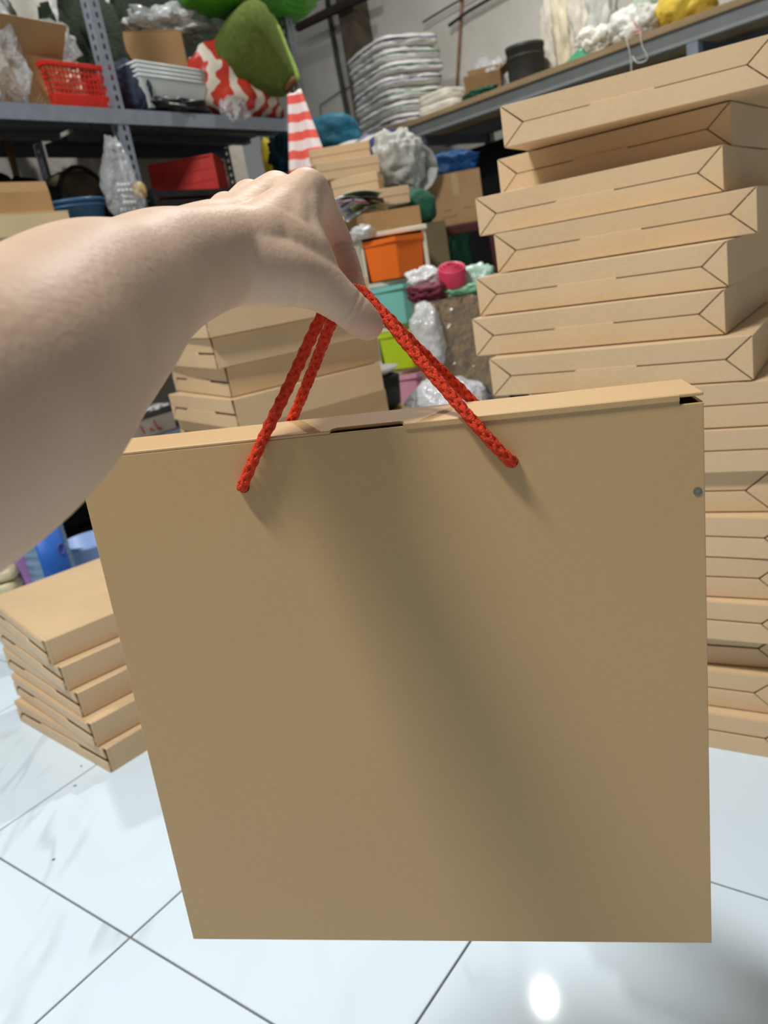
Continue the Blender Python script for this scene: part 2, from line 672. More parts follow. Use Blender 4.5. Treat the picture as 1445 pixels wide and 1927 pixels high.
def flat_box_parts(t, w=BW, d=BW, variant='mitre'):
    """meshes of one folded mailer box; front face at y = 0, origin at its front left bottom corner"""
    gp = 0.0011
    hz = t * 0.5
    a = hz * 1.12
    parts = []
    y0 = 0.0032
    body = MB().box((0, 0.010, 0), (w, d, t))
    body.box((0, y0, 0), (0.0012, 0.0099, t)).box((w - 0.0012, y0, 0), (w, 0.0099, t)).box((0.0013, y0, 0), (w - 0.0013, 0.0099, 0.0012)).box((0.0013, y0, t - 0.0012), (w - 0.0013, 0.0099, t))
    parts.append(('body', body, 0.0006))
    fl = 0.0028
    lid = 0.0016
    up_sl = lambda x, z: 0.0022 * (t - z) / hz          # the upper flap leans inwards at its free edge
    if variant == 'mitre':
        parts.append(('upper_flap', MB().prism_xz([(a + gp, hz + gp), (w - a - gp, hz + gp), (w - gp * 2, t - 0.0004), (gp * 2, t - 0.0004)], 0, fl, up_sl), 0.0004))
        parts.append(('lower_flap', MB().prism_xz([(gp * 2, 0.0004), (w - gp * 2, 0.0004), (w - a - gp, hz - gp * 0.4), (w * 0.60, hz - gp * 0.4), (w * 0.60, hz + 0.0022), (w * 0.37, hz + 0.0022), (w * 0.355, hz - gp * 0.4), (a + gp, hz - gp * 0.4)], -0.0006, fl - 0.0006), 0.0004))
        parts.append(('end_flap', MB().prism_xz([(0.0003, gp), (a - gp, hz), (0.0003, t - gp)], -0.0002, fl), 0.0004))
        parts.append(('end_flap', MB().prism_xz([(w - 0.0003, t - gp), (w - a + gp, hz), (w - 0.0003, gp)], -0.0002, fl), 0.0004))
    else:
        parts.append(('upper_flap', MB().prism_xz([(a * 0.8, hz + gp), (w - 0.010, hz + gp), (w - 0.010, t - 0.0004), (gp, t - 0.0004), (gp, hz * 1.2)], 0, fl, up_sl), 0.0004))
        parts.append(('lower_flap', MB().prism_xz([(gp * 2, 0.0004), (w - gp, 0.0004), (w - gp, hz - gp * 3), (w * 0.72, hz - gp * 3), (w * 0.70, hz + 0.0016), (w * 0.30, hz + 0.0016), (w * 0.28, hz - gp * 3), (a, hz - gp * 3)], -0.0012, fl - 0.0012), 0.0004))
        parts.append(('end_flap', MB().prism_xz([(0.0003, gp * 2), (a * 0.8 - gp, hz), (0.0003, hz * 1.15)], 0.0004, fl), 0.0004))
    return parts


FLAT_CACHE = {}


def flat_box(label, loc, rz, t, group, variant='mitre', w=BW, d=BW, m=KRAFT, tilt=(0, 0)):
    key = (round(t, 4), variant, w, d, m.name)
    root = thing('flat_kraft_box', label, 'box', loc, rz, group)
    root.rotation_euler = (math.radians(tilt[0]), math.radians(tilt[1]), math.radians(rz))
    if key not in FLAT_CACHE:
        FLAT_CACHE[key] = [mb.build(n, m, root, False, bv, 2) for n, mb, bv in flat_box_parts(t, w, d, variant)]
    else:
        for src in FLAT_CACHE[key]:
            c = src.copy()
            col.objects.link(c)
            c.parent = root
    return root


ORD = ['topmost', 'second', 'third', 'fourth', 'fifth', 'sixth', 'seventh', 'eighth', 'ninth', 'tenth', 'eleventh', 'twelfth', 'thirteenth', 'fourteenth', 'fifteenth', 'sixteenth', 'seventeenth']

# tall stack on the right, topmost first: x, y of the front left corner, yaw
TR = 0.0645
right = [(-0.634, 1.276, 7.0), (-0.710, 1.395, -1.0), (-0.701, 1.279, 2.0), (-0.652, 1.238, 5.0), (-0.682, 1.212, 0.8), (-0.684, 1.186, 2.4), (-0.644, 1.155, 4.0)]
rng = random.Random(5)
zr = 0.594 / 9
for i, (x, y, a) in enumerate(right):
    z = 0.594 + TR * (6 - i)
    lb = 'flat kraft box, %s from the top of the tall right stack' % ORD[i] if i else 'topmost flat kraft box of the tall right stack, jutting forward'
    flat_box(lb, (x, y, z), a, TR - 0.0018, 'flat kraft boxes in the tall right stack')
for j in range(9):
    k = 8 - j
    x = -0.60 + 0.02 * rng.uniform(-1, 1) + (0.02 if j == 0 else 0)
    y = 1.125 + 0.012 * rng.uniform(-1, 1) + (-0.012 if j == 1 else 0)
    flat_box('flat kraft box, %s from the top of the tall right stack' % ORD[7 + j], (x, y, k * zr), 7 + rng.uniform(-3, 3), zr - 0.0018, 'flat kraft boxes in the tall right stack')

# stack behind it, seen only past its right-hand side
for k in range(13):
    flat_box('flat kraft box, %s in the far stack behind the tall right stack' % (ORD[12 - k] + (' from the top' if k < 12 else '')), (-0.40 + 0.02 * rng.uniform(-1, 1), 1.83 + 0.02 * rng.uniform(-1, 1), k * 0.068), 8 + rng.uniform(-3, 3), 0.0672, 'flat kraft boxes in the far right stack')

# low stack on the floor at the left, topmost first
TLOW = 0.0525
low = [(-1.790, 0.752, -13.5), (-1.765, 0.740, -11.6), (-1.742, 0.727, -9.3), (-1.708, 0.711, -8.6), (-1.688, 0.691, -5.3)]
for i, (x, y, a) in enumerate(low):
    flat_box('flat kraft box, %s of the low stack of five on the floor' % ('topmost' if i == 0 else ('bottom one' if i == 4 else ORD[i] + ' from top')), (x, y, TLOW * (4 - i)), a, TLOW - 0.0018, 'flat kraft boxes in the low floor stack', 'slot')

# middle stack behind the hand, topmost first
TM = 0.068
mid = [(0.745, -1.301, 1.149, 65.0), (0.68, -1.315, 1.165, 66.0), (0.612, -1.318, 1.190, 68.0), (0.544, -1.290, 1.165, 71.0), (0.476, -1.302, 1.185, 71.0)]
for i in range(12):
    if i < 5:
        _, x, y, a = mid[i]
    else:
        x, y, a = -1.30 + 0.015 * rng.uniform(-1, 1), 1.18 + 0.015 * rng.uniform(-1, 1), 69 + rng.uniform(-3, 3)
    ar = math.radians(a)
    lx, ly = x - math.sin(ar) * BW, y + math.cos(ar) * BW
    flat_box('flat kraft box, %s of the middle stack behind the forearm' % ('topmost' if i == 0 else ORD[i] + ' from top'), (lx, ly, TM * (11 - i)), a - 90, TM - 0.0020, 'flat kraft boxes in the middle stack', 'slot')

# ------------------------------------------------------------------ the gift box in the hand
TL = Vector((-0.478, 0.284, 0.744))
bx = Vector((0.884, 0.467, -0.033)).normalized()
bz = -Vector((-0.015, -0.035, -0.999)).normalized()
by = bz.cross(bx).normalized()
bz = bx.cross(by).normalized()
GB = thing('gift_box', 'large flat kraft gift box with red cord handles held up in front', 'box')
GBM = Matrix.Translation(TL) @ Matrix((bx, by, bz)).transposed().to_4x4()
GB.matrix_world = GBM
GBI = GBM.inverted()
GW, GH, GT, pt = 0.400, 0.403, 0.056, 0.0022
sl0, sl1 = 0.1755, 0.2220
K = KRAFT_LIGHT
MB().prism_xz([(0, -GH), (GW, -GH), (GW, -0.0062), (GW - 0.0135, -0.0062), (GW - 0.0135, -pt), (0, -pt)], 0, pt).build('front_panel', K, GB, bevel=0.0005)
MB().box((0, GT - pt, -GH), (GW, GT, -pt)).build('back_panel', K, GB, bevel=0.0007)
MB().box((0, pt, -GH), (pt, GT - pt, -pt)).build('side_panel', K, GB)
MB().box((GW - pt, pt, -GH), (GW, GT - pt, -0.006)).build('side_panel', K, GB)
MB().box((pt, pt, -GH), (GW - pt, GT - pt, -GH + pt)).build('bottom_panel', K, GB)
# lid with the thumb slot cut into its front edge
lid_poly = [(0, 0), (sl0, 0), (sl0, 0.0060), (sl0 + 0.0025, 0.0088), (sl1 - 0.0025, 0.0088), (sl1, 0.0060), (sl1, 0), (GW, 0), (GW, GT), (0, GT)]
mb = MB()
n = len(lid_poly)
mb.quad([(x, y, -pt) for x, y in lid_poly] + [(x, y, 0) for x, y in lid_poly], [tuple(range(n - 1, -1, -1)), tuple(range(n, 2 * n))] + [(i, (i + 1) % n, (i + 1) % n + n, i + n) for i in range(n)])
mb.build('lid_panel', K, GB, bevel=0.0008, seg=3)
MB().box((sl1 + 0.001, -0.0009, -0.0042), (GW - 0.0135, 0.0004, -0.0004)).build('lid_lip', K, GB, bevel=0.0004)
MB().box((0.004, pt + 0.0002, -0.030), (GW - 0.016, pt + 0.0016, -pt - 0.004)).build('tuck_flap', kraft('kraft_board_inside', (120, 92, 62)), GB)
mb = MB()
mb.quad([(0.3957 + 0.0026 * math.cos(k * math.pi / 8), -0.0003, -0.0603 + 0.0027 * math.sin(k * math.pi / 8)) for k in range(16)], [tuple(range(16))])
sp = mb.build('stain_spot', mat('grey_green_spot', (112, 116, 104), 0.7, 0.3, 600), GB)
sp['label'] = 'small round grey spot near the right edge'
HOLE = mat('hole_shadow_board', (70, 46, 28), 0.9)
for hx in (0.1126, 0.2865):
    for yy, s in ((0, -1), (GT, 1)):
        mb = MB()
        mb.tube([(hx, yy - s * 0.002, -0.031), (hx, yy + s * 0.0002, -0.031)], 0.0041, 16)
        mb.build('cord_hole', HOLE, GB)

CORD = mat('red_cord', (226, 62, 26), 0.6, 0.12, 300, 0.5, 900, spec=0.3)


def smooth_path(pts, step):
    pts = [Vector(p) for p in pts]
    P = [pts[0] * 2 - pts[1]] + pts + [pts[-1] * 2 - pts[-2]]
    out = []
    for i in range(1, len(P) - 2):
        p0, p1, p2, p3 = P[i - 1:i + 3]
        n = max(2, int((p2 - p1).length / step))
        for k in range(n):
            t = k / n
            out.append(0.5 * ((2 * p1) + (p2 - p0) * t + (2 * p0 - 5 * p1 + 4 * p2 - p3) * t * t + (3 * p1 - p0 - 3 * p2 + p3) * t ** 3))
    out.append(pts[-1])
    return out


def braid(name, pts, R, m, parent, pitch=0.034):
    path = smooth_path(pts, 0.0011)
    n = len(path)
    T = [(path[min(i + 1, n - 1)] - path[max(i - 1, 0)]).normalized() for i in range(n)]
    a = T[0].orthogonal().normalized()
    A, B, S = [], [], [0.0]
    for i in range(n):
        a = (a - T[i] * a.dot(T[i])).normalized()
        A.append(a.copy())
        B.append(T[i].cross(a))
        if i:
            S.append(S[-1] + (path[i] - path[i - 1]).length)
    mb = MB()
    mb.tube(path, R * 0.80, 8)
    for fam in (-1, 1):
        for k in range(4):
            sp_ = []
            for i in range(n):
                ph = fam * 2 * math.pi * S[i] / pitch + k * math.pi / 2 + (0 if fam > 0 else math.pi / 4)
                wob = math.sin(4 * 2 * math.pi * S[i] / pitch + k * math.pi + (0 if fam > 0 else math.pi))
                r = R * (0.62 + 0.10 * wob)
                sp_.append(path[i] + (A[i] * math.cos(ph) + B[i] * math.sin(ph)) * r)
            mb.tube(sp_, R * 0.50, 6)
    return mb.build(name, m, parent, True)


RC = 0.0034
f_in, f_mid, f_out = [GBI @ at(*q) for q in ((609, 590, 0.489), (645, 570, 0.490), (679, 548, 0.486))]
b_in, b_mid, b_out = [GBI @ at(*q) for q in ((629, 598, 0.497), (660, 575, 0.498), (688, 560, 0.495))]
def cord(y_hole, y_out, sgn, p_in, p_mid, p_out, z_edge):
    pts = []
    for hx, tgt in ((0.1126, p_in), (0.2865, p_out)):
        h = Vector((hx, y_out, -0.031))
        e = h.lerp(Vector((tgt.x, y_out, tgt.z)), (z_edge + 0.031) / (tgt.z + 0.031))
        seg = [Vector((hx, y_hole, -0.031)), Vector((hx, (y_hole + y_out) / 2 + sgn * 0.001, -0.0306)), h.lerp(e, 0.16), e, e.lerp(tgt, 0.5)]
        pts.append(seg)
    path = pts[0] + [p_in, p_mid, p_out] + pts[1][::-1]
    return braid('handle_cord', path, RC, CORD, GB)


cord(0.004, -0.0046, -1, f_in, f_mid, f_out, -0.004)
cord(GT - 0.004, GT + 0.0046, 1, b_in, b_mid, b_out, 0.003)

# ------------------------------------------------------------------ the arm and hand


def person():
    balls = []

    def limb(chain):
        ps = [Vector((*p, r)) for p, r in chain]
        Q = [ps[0] * 2 - ps[1]] + ps + [ps[-1] * 2 - ps[-2]]
        for i in range(1, len(Q) - 2):
            p0, p1, p2, p3 = Q[i - 1:i + 3]
            ln = (p2 - p1).to_3d().length
            k = max(2, int(ln / (min(p1.w, p2.w) * 0.11)))
            for j in range(k + 1):
                t = j / k
                q = 0.5 * ((2 * p1) + (p2 - p0) * t + (2 * p0 - 5 * p1 + 4 * p2 - p3) * t * t + (3 * p1 - p0 - 3 * p2 + p3) * t ** 3)
                balls.append((q.to_3d(), q.w))

    P = lambda x, y, d, r: (at(x, y, d), r)
    shoulder = CAM - CR * 0.33 - CF * 0.26 - Vector((0, 0, 0.16))
    elbow = at(-330, 960, 0.235)
    limb([(shoulder, 0.058), (shoulder.lerp(elbow, 0.5), 0.052), (elbow, 0.046)])
    # forearm, flattened towards the wrist by two parallel chains (radius and ulna)
    limb([(elbow, 0.046), P(-120, 818, 0.245, 0.0455), P(0, 743, 0.265, 0.0436), P(90, 665, 0.298, 0.0416), P(175, 594, 0.333, 0.0392), P(245, 552, 0.363, 0.0335), P(308, 515, 0.393, 0.0315), P(370, 496, 0.420, 0.0290), P(425, 482, 0.441, 0.0278)])
    limb([P(308, 508, 0.402, 0.0275), P(400, 468, 0.452, 0.0265), P(440, 446, 0.475, 0.0225)])
    # back of the hand
    limb([P(425, 482, 0.441, 0.0278), P(480, 468, 0.452, 0.0245), P(535, 410, 0.474, 0.0185), P(577, 363, 0.487, 0.0150)])
    limb([P(440, 446, 0.475, 0.0225), P(480, 405, 0.497, 0.0185), P(520, 364, 0.515, 0.0143)])
    limb([P(430, 440, 0.480, 0.021), P(455, 405, 0.512, 0.0165), P(470, 375, 0.532, 0.0132)])
    limb([P(420, 440, 0.482, 0.020), P(422, 412, 0.522, 0.015), P(425, 393, 0.545, 0.0118)])
    limb([P(577, 372, 0.487, 0.0140), P(548, 370, 0.501, 0.0135), P(520, 372, 0.515, 0.0132), P(495, 376, 0.523, 0.0124), P(470, 382, 0.532, 0.0120), P(447, 391, 0.539, 0.0110), P(428, 399, 0.545, 0.0104)])
    # thumb with its ball and the web to the index finger
    limb([P(430, 488, 0.440, 0.0262), P(478, 503, 0.441, 0.0212), P(535, 516, 0.449, 0.0188), P(590, 531, 0.460, 0.0160), P(626, 556, 0.465, 0.0134), P(652, 577, 0.469, 0.0122), P(676, 598, 0.473, 0.0113), P(692, 611, 0.476, 0.0098)])
    limb([P(500, 455, 0.455, 0.0215), P(545, 470, 0.458, 0.0185), P(577, 482, 0.462, 0.0158)])
    limb([P(577, 482, 0.462, 0.0158), P(568, 430, 0.470, 0.0130), P(572, 385, 0.480, 0.0128)])
    limb([P(540, 440, 0.463, 0.017), P(552, 400, 0.474, 0.0145)])
    limb([P(577, 482, 0.462, 0.0158), P(604, 525, 0.464, 0.0125)])
    # fingers
    limb([P(577, 363, 0.487, 0.0150), P(606, 405, 0.505, 0.0118), P(634, 458, 0.521, 0.0106), P(650, 497, 0.517, 0.0096), P(661, 532, 0.511, 0.0090), P(668, 560, 0.503, 0.0086), P(672, 574, 0.499, 0.0078)])
    limb([P(520, 364, 0.515, 0.0143), P(560, 410, 0.540, 0.0118), P(594, 458, 0.553, 0.0106), P(607, 500, 0.546, 0.0095), P(616, 532, 0.535, 0.0088), P(626, 556, 0.520, 0.0080)])
    limb([P(470, 375, 0.532, 0.0132), P(505, 415, 0.558, 0.0110), P(540, 460, 0.572, 0.0098), P(552, 498, 0.564, 0.0088), P(562, 526, 0.552, 0.0082), P(576, 548, 0.536, 0.0075)])
    limb([P(425, 393, 0.545, 0.0118), P(455, 430, 0.566, 0.0098), P(482, 464, 0.578, 0.0088), P(496, 494, 0.570, 0.0080), P(510, 518, 0.560, 0.0074), P(524, 534, 0.548, 0.0068)])
    V, Fc, o_ = [], [], 0
    for lo, hi, sub in ((0, 0.019, 3), (0.019, 1, 4)):
        bm = bmesh.new()
        bmesh.ops.create_icosphere(bm, subdivisions=sub, radius=1.0)
        bm.verts.ensure_lookup_table()
        bv = np.array([v.co[:] for v in bm.verts])
        bf = np.array([[v.index for v in f.verts] for f in bm.faces])
        bm.free()
        for p, r in balls:
            if lo <= r < hi:
                V.append(bv * r + np.array(p))
                Fc.append(bf + o_)
                o_ += len(bv)
    V, Fc = np.concatenate(V), np.concatenate(Fc)
    me = bpy.data.meshes.new('person')
    me.from_pydata(V.tolist(), [], Fc.tolist())
    tmp = bpy.data.objects.new('tmp_person', me)
    col.objects.link(tmp)
    md = tmp.modifiers.new('r', 'REMESH')
    md.mode = 'VOXEL'
    md.voxel_size = 0.0013
    md = tmp.modifiers.new('s', 'SMOOTH')
    md.factor = 0.5
    md.iterations = 16
    dg = bpy.context.evaluated_depsgraph_get()
    me2 = bpy.data.meshes.new_from_object(tmp.evaluated_get(dg))
    bpy.data.objects.remove(tmp)
    bpy.data.meshes.remove(me)
    me2.name = 'person'
    # flush: index finger and thumb tip
    fl = me2.attributes.new('flush', 'FLOAT', 'POINT')
    n = len(me2.vertices)
    co = np.empty(n * 3, dtype=np.float32)
    me2.vertices.foreach_get('co', co)
    co = co.reshape(-1, 3)
    val = np.zeros(n, dtype=np.float32)
    for q, r, s in (((634, 458, 0.521), 0.030, 0.75), ((660, 530, 0.511), 0.026, 0.9), ((606, 405, 0.505), 0.018, 0.4), ((700, 618, 0.476), 0.020, 0.6), ((600, 500, 0.55), 0.03, 0.7)):
        d = np.linalg.norm(co - np.array(at(*q)), axis=1)
        val = np.maximum(val, s * np.clip(1 - d / r, 0, 1) ** 0.7)
    fl.data.foreach_set('value', val)
    # skin creases: shallow grooves along planes across the fingers
    nr = np.empty(n * 3, dtype=np.float32)
    me2.vertices.foreach_get('normal', nr)
    nr = nr.reshape(-1, 3)
    cre = co.copy()
    for q, q2, wd, dp, rad in (((637, 476, 0.520), (661, 532, 0.511), 0.0016, 0.0014, 0.016), ((643, 490, 0.519), (661, 532, 0.511), 0.0012, 0.0008, 0.015), ((658, 524, 0.512), (668, 560, 0.503), 0.0014, 0.0011, 0.014), ((652, 577, 0.469), (692, 611, 0.476), 0.0013, 0.0009, 0.0155), ((663, 586, 0.471), (692, 611, 0.476), 0.0012, 0.0007, 0.015), ((566, 545, 0.452), (600, 556, 0.455), 0.0016, 0.0010, 0.013), ((552, 552, 0.450), (590, 556, 0.455), 0.0016, 0.0012, 0.014)):
        c = np.array(at(*q))
        ax = np.array(at(*q2)) - c
        ax /= np.linalg.norm(ax)
        rel = co - c
        dd = np.abs(rel @ ax)
        k = np.exp(-(dd / wd) ** 2) * np.clip(1.3 - np.linalg.norm(rel, axis=1) / rad, 0, 1)
        cre -= nr * (k * dp)[:, None]
    me2.vertices.foreach_set('co', cre.reshape(-1))
    me2.update()
    o = link('person', me2, skin_material(), None, True)
    return tag(o, 'bare left forearm and hand gripping the red cord handles', 'person')


person()

FILM_MID = plastic_film('light_plastic_film', (236, 240, 242), 0.62, 0.15, 0.6)
FILM_THIN = plastic_film('thin_plastic_film', (236, 240, 242), 0.26, 0.1, 0.9)
# ------------------------------------------------------------------ slotted steel rack on the left
XF, XB = -2.348, -2.86
ZS = 1.476
SHELVES = (0.09, 0.385, 1.09, ZS)


def shelf_y(px, X, z):
    """y on the line (X, ., z) seen in pixel column px"""
    a = Vector((X, 0, z)) - CAM
    b = Vector((0, 1, 0))
    k = (px - CX) / FPX
    return (k * a.dot(CF) - a.dot(CR)) / (b.dot(CR) - k * b.dot(CF))


def slotted_flange(mb, p, d, w, th, zl, zh):
    """steel strip with slots from zl to zh; d = direction of its width, real openings between rungs"""
    d = Vector(d)
    nrm = Vector((d.y, -d.x, 0))

    def bar(a0, a1, z0, z1):
        q = [p + d * a + nrm * t for a in (a0, a1) for t in (-th / 2, th / 2)]
        mb.quad([(v.x, v.y, z) for z in (z0, z1) for v in q], [(0, 1, 3, 2), (4, 6, 7, 5), (0, 2, 6, 4), (2, 3, 7, 6), (3, 1, 5, 7), (1, 0, 4, 5)])
    bar(0, w * 0.36, zl, zh)
    bar(w * 0.66, w, zl, zh)
    z = zl
    while z < zh - 0.01:
        bar(w * 0.36, w * 0.66, z, min(zh, z + 0.014))
        z += 0.031


rack = thing('slotted_rack', 'grey slotted-angle steel shelving rack along the left wall', 'rack', (0, 0, 0))
for X, sx in ((XF, -1), (XB, 1)):
    for Y in (0.94, 1.895, 2.87):
        mb = MB()
        slotted_flange(mb, Vector((X, Y, 0)), (0, 1, 0), 0.040, 0.002, 0.0, 2.5)
        slotted_flange(mb, Vector((X, Y, 0)), (sx, 0, 0), 0.040, 0.002, 0.0, 2.5)
        mb.build('post', STEEL, rack)
for z in SHELVES:
    for y0, y1 in ((0.985, 1.89), (1.94, 2.865)):
        mb = MB()
        mb.box((XB + 0.004, y0, z - 0.003), (XF - 0.004, y1, z))
        mb.box((XF - 0.006, y0, z - 0.047), (XF - 0.004, y1, z - 0.003))
        mb.box((XB + 0.004, y0, z - 0.047), (XB + 0.006, y1, z - 0.003))
        for k in range(2):
            xm = XB + (XF - XB) * (k + 1) / 3
            mb.box((xm - 0.02, y0, z - 0.022), (xm + 0.02, y1, z - 0.003))
        mb.build('shelf', STEEL_DARK, rack)
    for X in (XF + 0.002, XB - 0.002):
        for y0, y1 in ((0.94, 1.93), (1.90, 2.91)):
            pass
    mb = MB().box((XF + 0.001, 0.94, z - 0.046), (XF + 0.003, 2.91, z + 0.001))
    mb.build('beam', STEEL, rack)

# things on its top shelf ------------------------------------------------
yy = shelf_y(20, -2.50, ZS)
open_carton('open_carton', 'open brown carton left of the red perforated basket', (-2.52, yy - 0.03, ZS), 4, 0.26, 0.40, 0.155, KRAFT_OLD, (('r', 55, 0.10), ('l', 100, 0.1)))

# red basket with real openings
ya, yb_ = shelf_y(92, -2.40, ZS), shelf_y(203, -2.40, ZS + 0.1)
bk = thing('perforated_basket', 'red perforated plastic basket on the top left shelf', 'basket', (-2.45, (ya + yb_) / 2, ZS), 90)
L0, L1 = (yb_ - ya) * 0.42, (yb_ - ya) * 0.5
D0, D1, hb = 0.07, 0.085, 0.135
mb = MB().box((-L0, -D0, 0), (L0, D0, 0.006))


def taper(s, t):
    return L0 + (L1 - L0) * t, D0 + (D1 - D0) * t


def wall_bars(mb, z0, z1, cols, rows):
    def P4(u, t, side):
        l, d = L0 + (L1 - L0) * t, D0 + (D1 - D0) * t
        return {'f': (-l + 2 * l * u, -d), 'b': (-l + 2 * l * u, d), 'l': (-l, -d + 2 * d * u), 'r': (l, -d + 2 * d * u)}[side]
    for side, n in (('f', cols), ('b', cols), ('l', cols // 2), ('r', cols // 2)):
        for k in range(n + 1):
            pts = [(*P4(k / n, t, side), t * hb) for t in (z0, z1)]
            mb.tube(pts, 0.0028, 4)
        for j in range(rows + 1):
            t = z0 + (z1 - z0) * j / rows
            mb.tube([(*P4(0, t, side), t * hb), (*P4(1, t, side), t * hb)], 0.0028, 4)


mb.build('bottom', RED_PLASTIC, bk)
mb = MB()
wall_bars(mb, 0.32, 0.90, 16, 5)
mb.build('lattice', RED_PLASTIC, bk)
mb = MB()
for (t0, t1, th) in ((0.0, 0.33, 0.003), (0.9, 1.0, 0.006)):
    l0, d0 = taper(0, t0)
    l1, d1 = taper(0, t1)
    for sx, sy in ((1, 0), (-1, 0), (0, 1), (0, -1)):
        if sx:
            q = [(sx * l0, -d0, t0 * hb), (sx * l0, d0, t0 * hb), (sx * l1, d1, t1 * hb), (sx * l1, -d1, t1 * hb)]
            q2 = [(x + sx * th, y, z) for x, y, z in q]
        else:
            q = [(-l0, sy * d0, t0 * hb), (l0, sy * d0, t0 * hb), (l1, sy * d1, t1 * hb), (-l1, sy * d1, t1 * hb)]
            q2 = [(x, y + sy * th, z) for x, y, z in q]
        mb.quad(q + q2, [(0, 1, 2, 3), (7, 6, 5, 4), (0, 4, 5, 1), (1, 5, 6, 2), (2, 6, 7, 3), (3, 7, 4, 0)])
mb.build('rim', RED_PLASTIC, bk, bevel=0.002)

CREAM = mat('cream_straps', (226, 220, 196), 0.5, 0.1, 40, 0.3, 60)
rn = random.Random(11)
cb = thing('strap_bundle', 'cream plastic straps heaped in the red perforated basket', 'straps', (-2.45, (ya + yb_) / 2 - 0.02, ZS + 0.012))
for k in range(46):
    a = rn.uniform(0, 6.28)
    r0 = rn.uniform(0.01, 0.055)
    c0 = Vector((rn.uniform(-0.02, 0.02), rn.uniform(-0.045, 0.045), rn.uniform(0.02, 0.13)))
    pts = [c0 + Vector((math.cos(a + s * 0.7) * r0 * 0.7, math.sin(a + s * 0.7) * r0, 0.03 * math.sin(s * 0.9 + k))) for s in range(7)]
    for q in pts:
        q.z = max(q.z, 0.004)
        q.x = max(-0.058, min(0.058, q.x))
        q.y = max(-0.075, min(0.075, q.y))
    MB().tube(pts, 0.0045, 5).build('strap', CREAM, cb, True)
o = blob('plastic_bag', (0.14, 0.20, 0.15), FILM, 3, 0.35, 2.0, 0.25, 4, False)
place(tag(o, 'clear crumpled bag over the cream straps in the red basket', 'bag'), (-2.455, (ya + yb_) / 2 - 0.04, ZS + 0.105))


def shelf_blob(name, label, cat, px0, px1, ytop, X, depth, m, z0=ZS, seed=1, amp=0.22, freq=2.0, crease=0.12, power=2.4, sub=4, dz=0.0, group=None, rx=0, rz=0, flat=True):
    y0, y1 = shelf_y(px0, X, z0 + 0.1), shelf_y(px1, X, z0 + 0.1)
    h = atx((px0 + px1) / 2, ytop, X).z - z0 - dz
    o = blob(name, (depth, y1 - y0, h), m, seed, amp, freq, crease, sub, flat, power)
    return place(tag(o, label, cat, group), (X, (y0 + y1) / 2, z0 + dz), rz, rx)


NAVY = mat('navy_sack', (48, 58, 78), 0.8, 0.15, 20, 0.3, 40)
shelf_blob('navy_sack', 'dark blue sack between the red basket and white tubs', 'sack', 206, 262, 112, -2.48, 0.24, NAVY, seed=5, amp=0.12)
yc = shelf_y(292, -2.66, ZS + 0.15)
closed_carton('carton', 'brown carton standing behind the nested white tubs', (-2.66, yc, ZS), 62, 0.26, 0.20, 0.345, KRAFT_OLD, tape=False)

# nested white tubs
TUB = mat('milky_tub', (214, 222, 222), 0.35, 0.04, 10, spec=0.6)
y0, y1 = shelf_y(246, -2.42, ZS + 0.05), shelf_y(376, -2.42, ZS + 0.1)
for k in range(4):
    t = thing('plastic_tub', 'milky white plastic tub, %s of the four nested by the striped bag' % (['lowest', 'second lowest', 'third', 'uppermost'][k]), 'tub', (-2.45, (y0 + y1) / 2, ZS + 0.02 + 0.014 * k), 94, 'nested white tubs')
    lx, ly, hh = (y1 - y0) / 2, 0.085, 0.098
    mb = MB()
    for (sx0, sx1) in ((0.76, 1.0),):
        b4 = [(-lx * sx0, -ly * sx0), (lx * sx0, -ly * sx0), (lx * sx0, ly * sx0), (-lx * sx0, ly * sx0)]
        t4 = [(-lx, -ly), (lx, -ly), (lx, ly), (-lx, ly)]
        i4 = [(x * 0.97, y * 0.95) for x, y in t4]
        j4 = [(x * 0.96, y * 0.94) for x, y in b4]
        vs = [(x, y, 0) for x, y in b4] + [(x, y, hh) for x, y in t4] + [(x, y, hh) for x, y in i4] + [(x, y, 0.003) for x, y in j4]
        fs = [(3, 2, 1, 0), (12, 13, 14, 15)]
        for i in range(4):
            j = (i + 1) % 4
            fs += [(i, j, 4 + j, 4 + i), (4 + i, 4 + j, 8 + j, 8 + i), (8 + i, 8 + j, 12 + j, 12 + i)]
        mb.quad(vs, fs)
    mb.build('bowl', TUB, t, bevel=0.004)
    mb = MB()
    for (ax, ay, bx_, by_) in ((-lx, -ly, lx, -ly), (lx, -ly, lx, ly), (lx, ly, -lx, ly), (-lx, ly, -lx, -ly)):
        mb.tube([(ax, ay, hh), (bx_, by_, hh)], 0.0035, 6)
    mb.build('rim', TUB, t, True)
shelf_blob('dark_film_wrap', 'dark crumpled film lying under the nested white tubs', 'film', 250, 380, 186, -2.43, 0.18, BLACK, seed=8, amp=0.3, power=3)

o = shelf_blob('clear_bag', 'large crumpled clear bag on top of the carton behind the tubs', 'bag', 232, 385, 12, -2.64, 0.24, FILM_WHITE, ZS + 0.349, 13, 0.45, 1.9, 0.4, 2.0)
STRIPE_BAG = striped('red_white_striped_film', (206, 62, 44), (236, 224, 206), 1, 6.0, 0.55, 0.28, 0.35)
shelf_blob('striped_bag', 'red and white striped plastic bag under the green plush', 'bag', 362, 528, 66, -2.43, 0.20, STRIPE_BAG, seed=21, amp=0.22, freq=1.6, crease=0.18)
shelf_blob('crumpled_film', 'wisp of clear film hanging over the shelf edge below the striped bag', 'film', 412, 462, 176, -2.36, 0.05, FILM, ZS - 0.03, 22, 0.4, 2.0, 0.3)

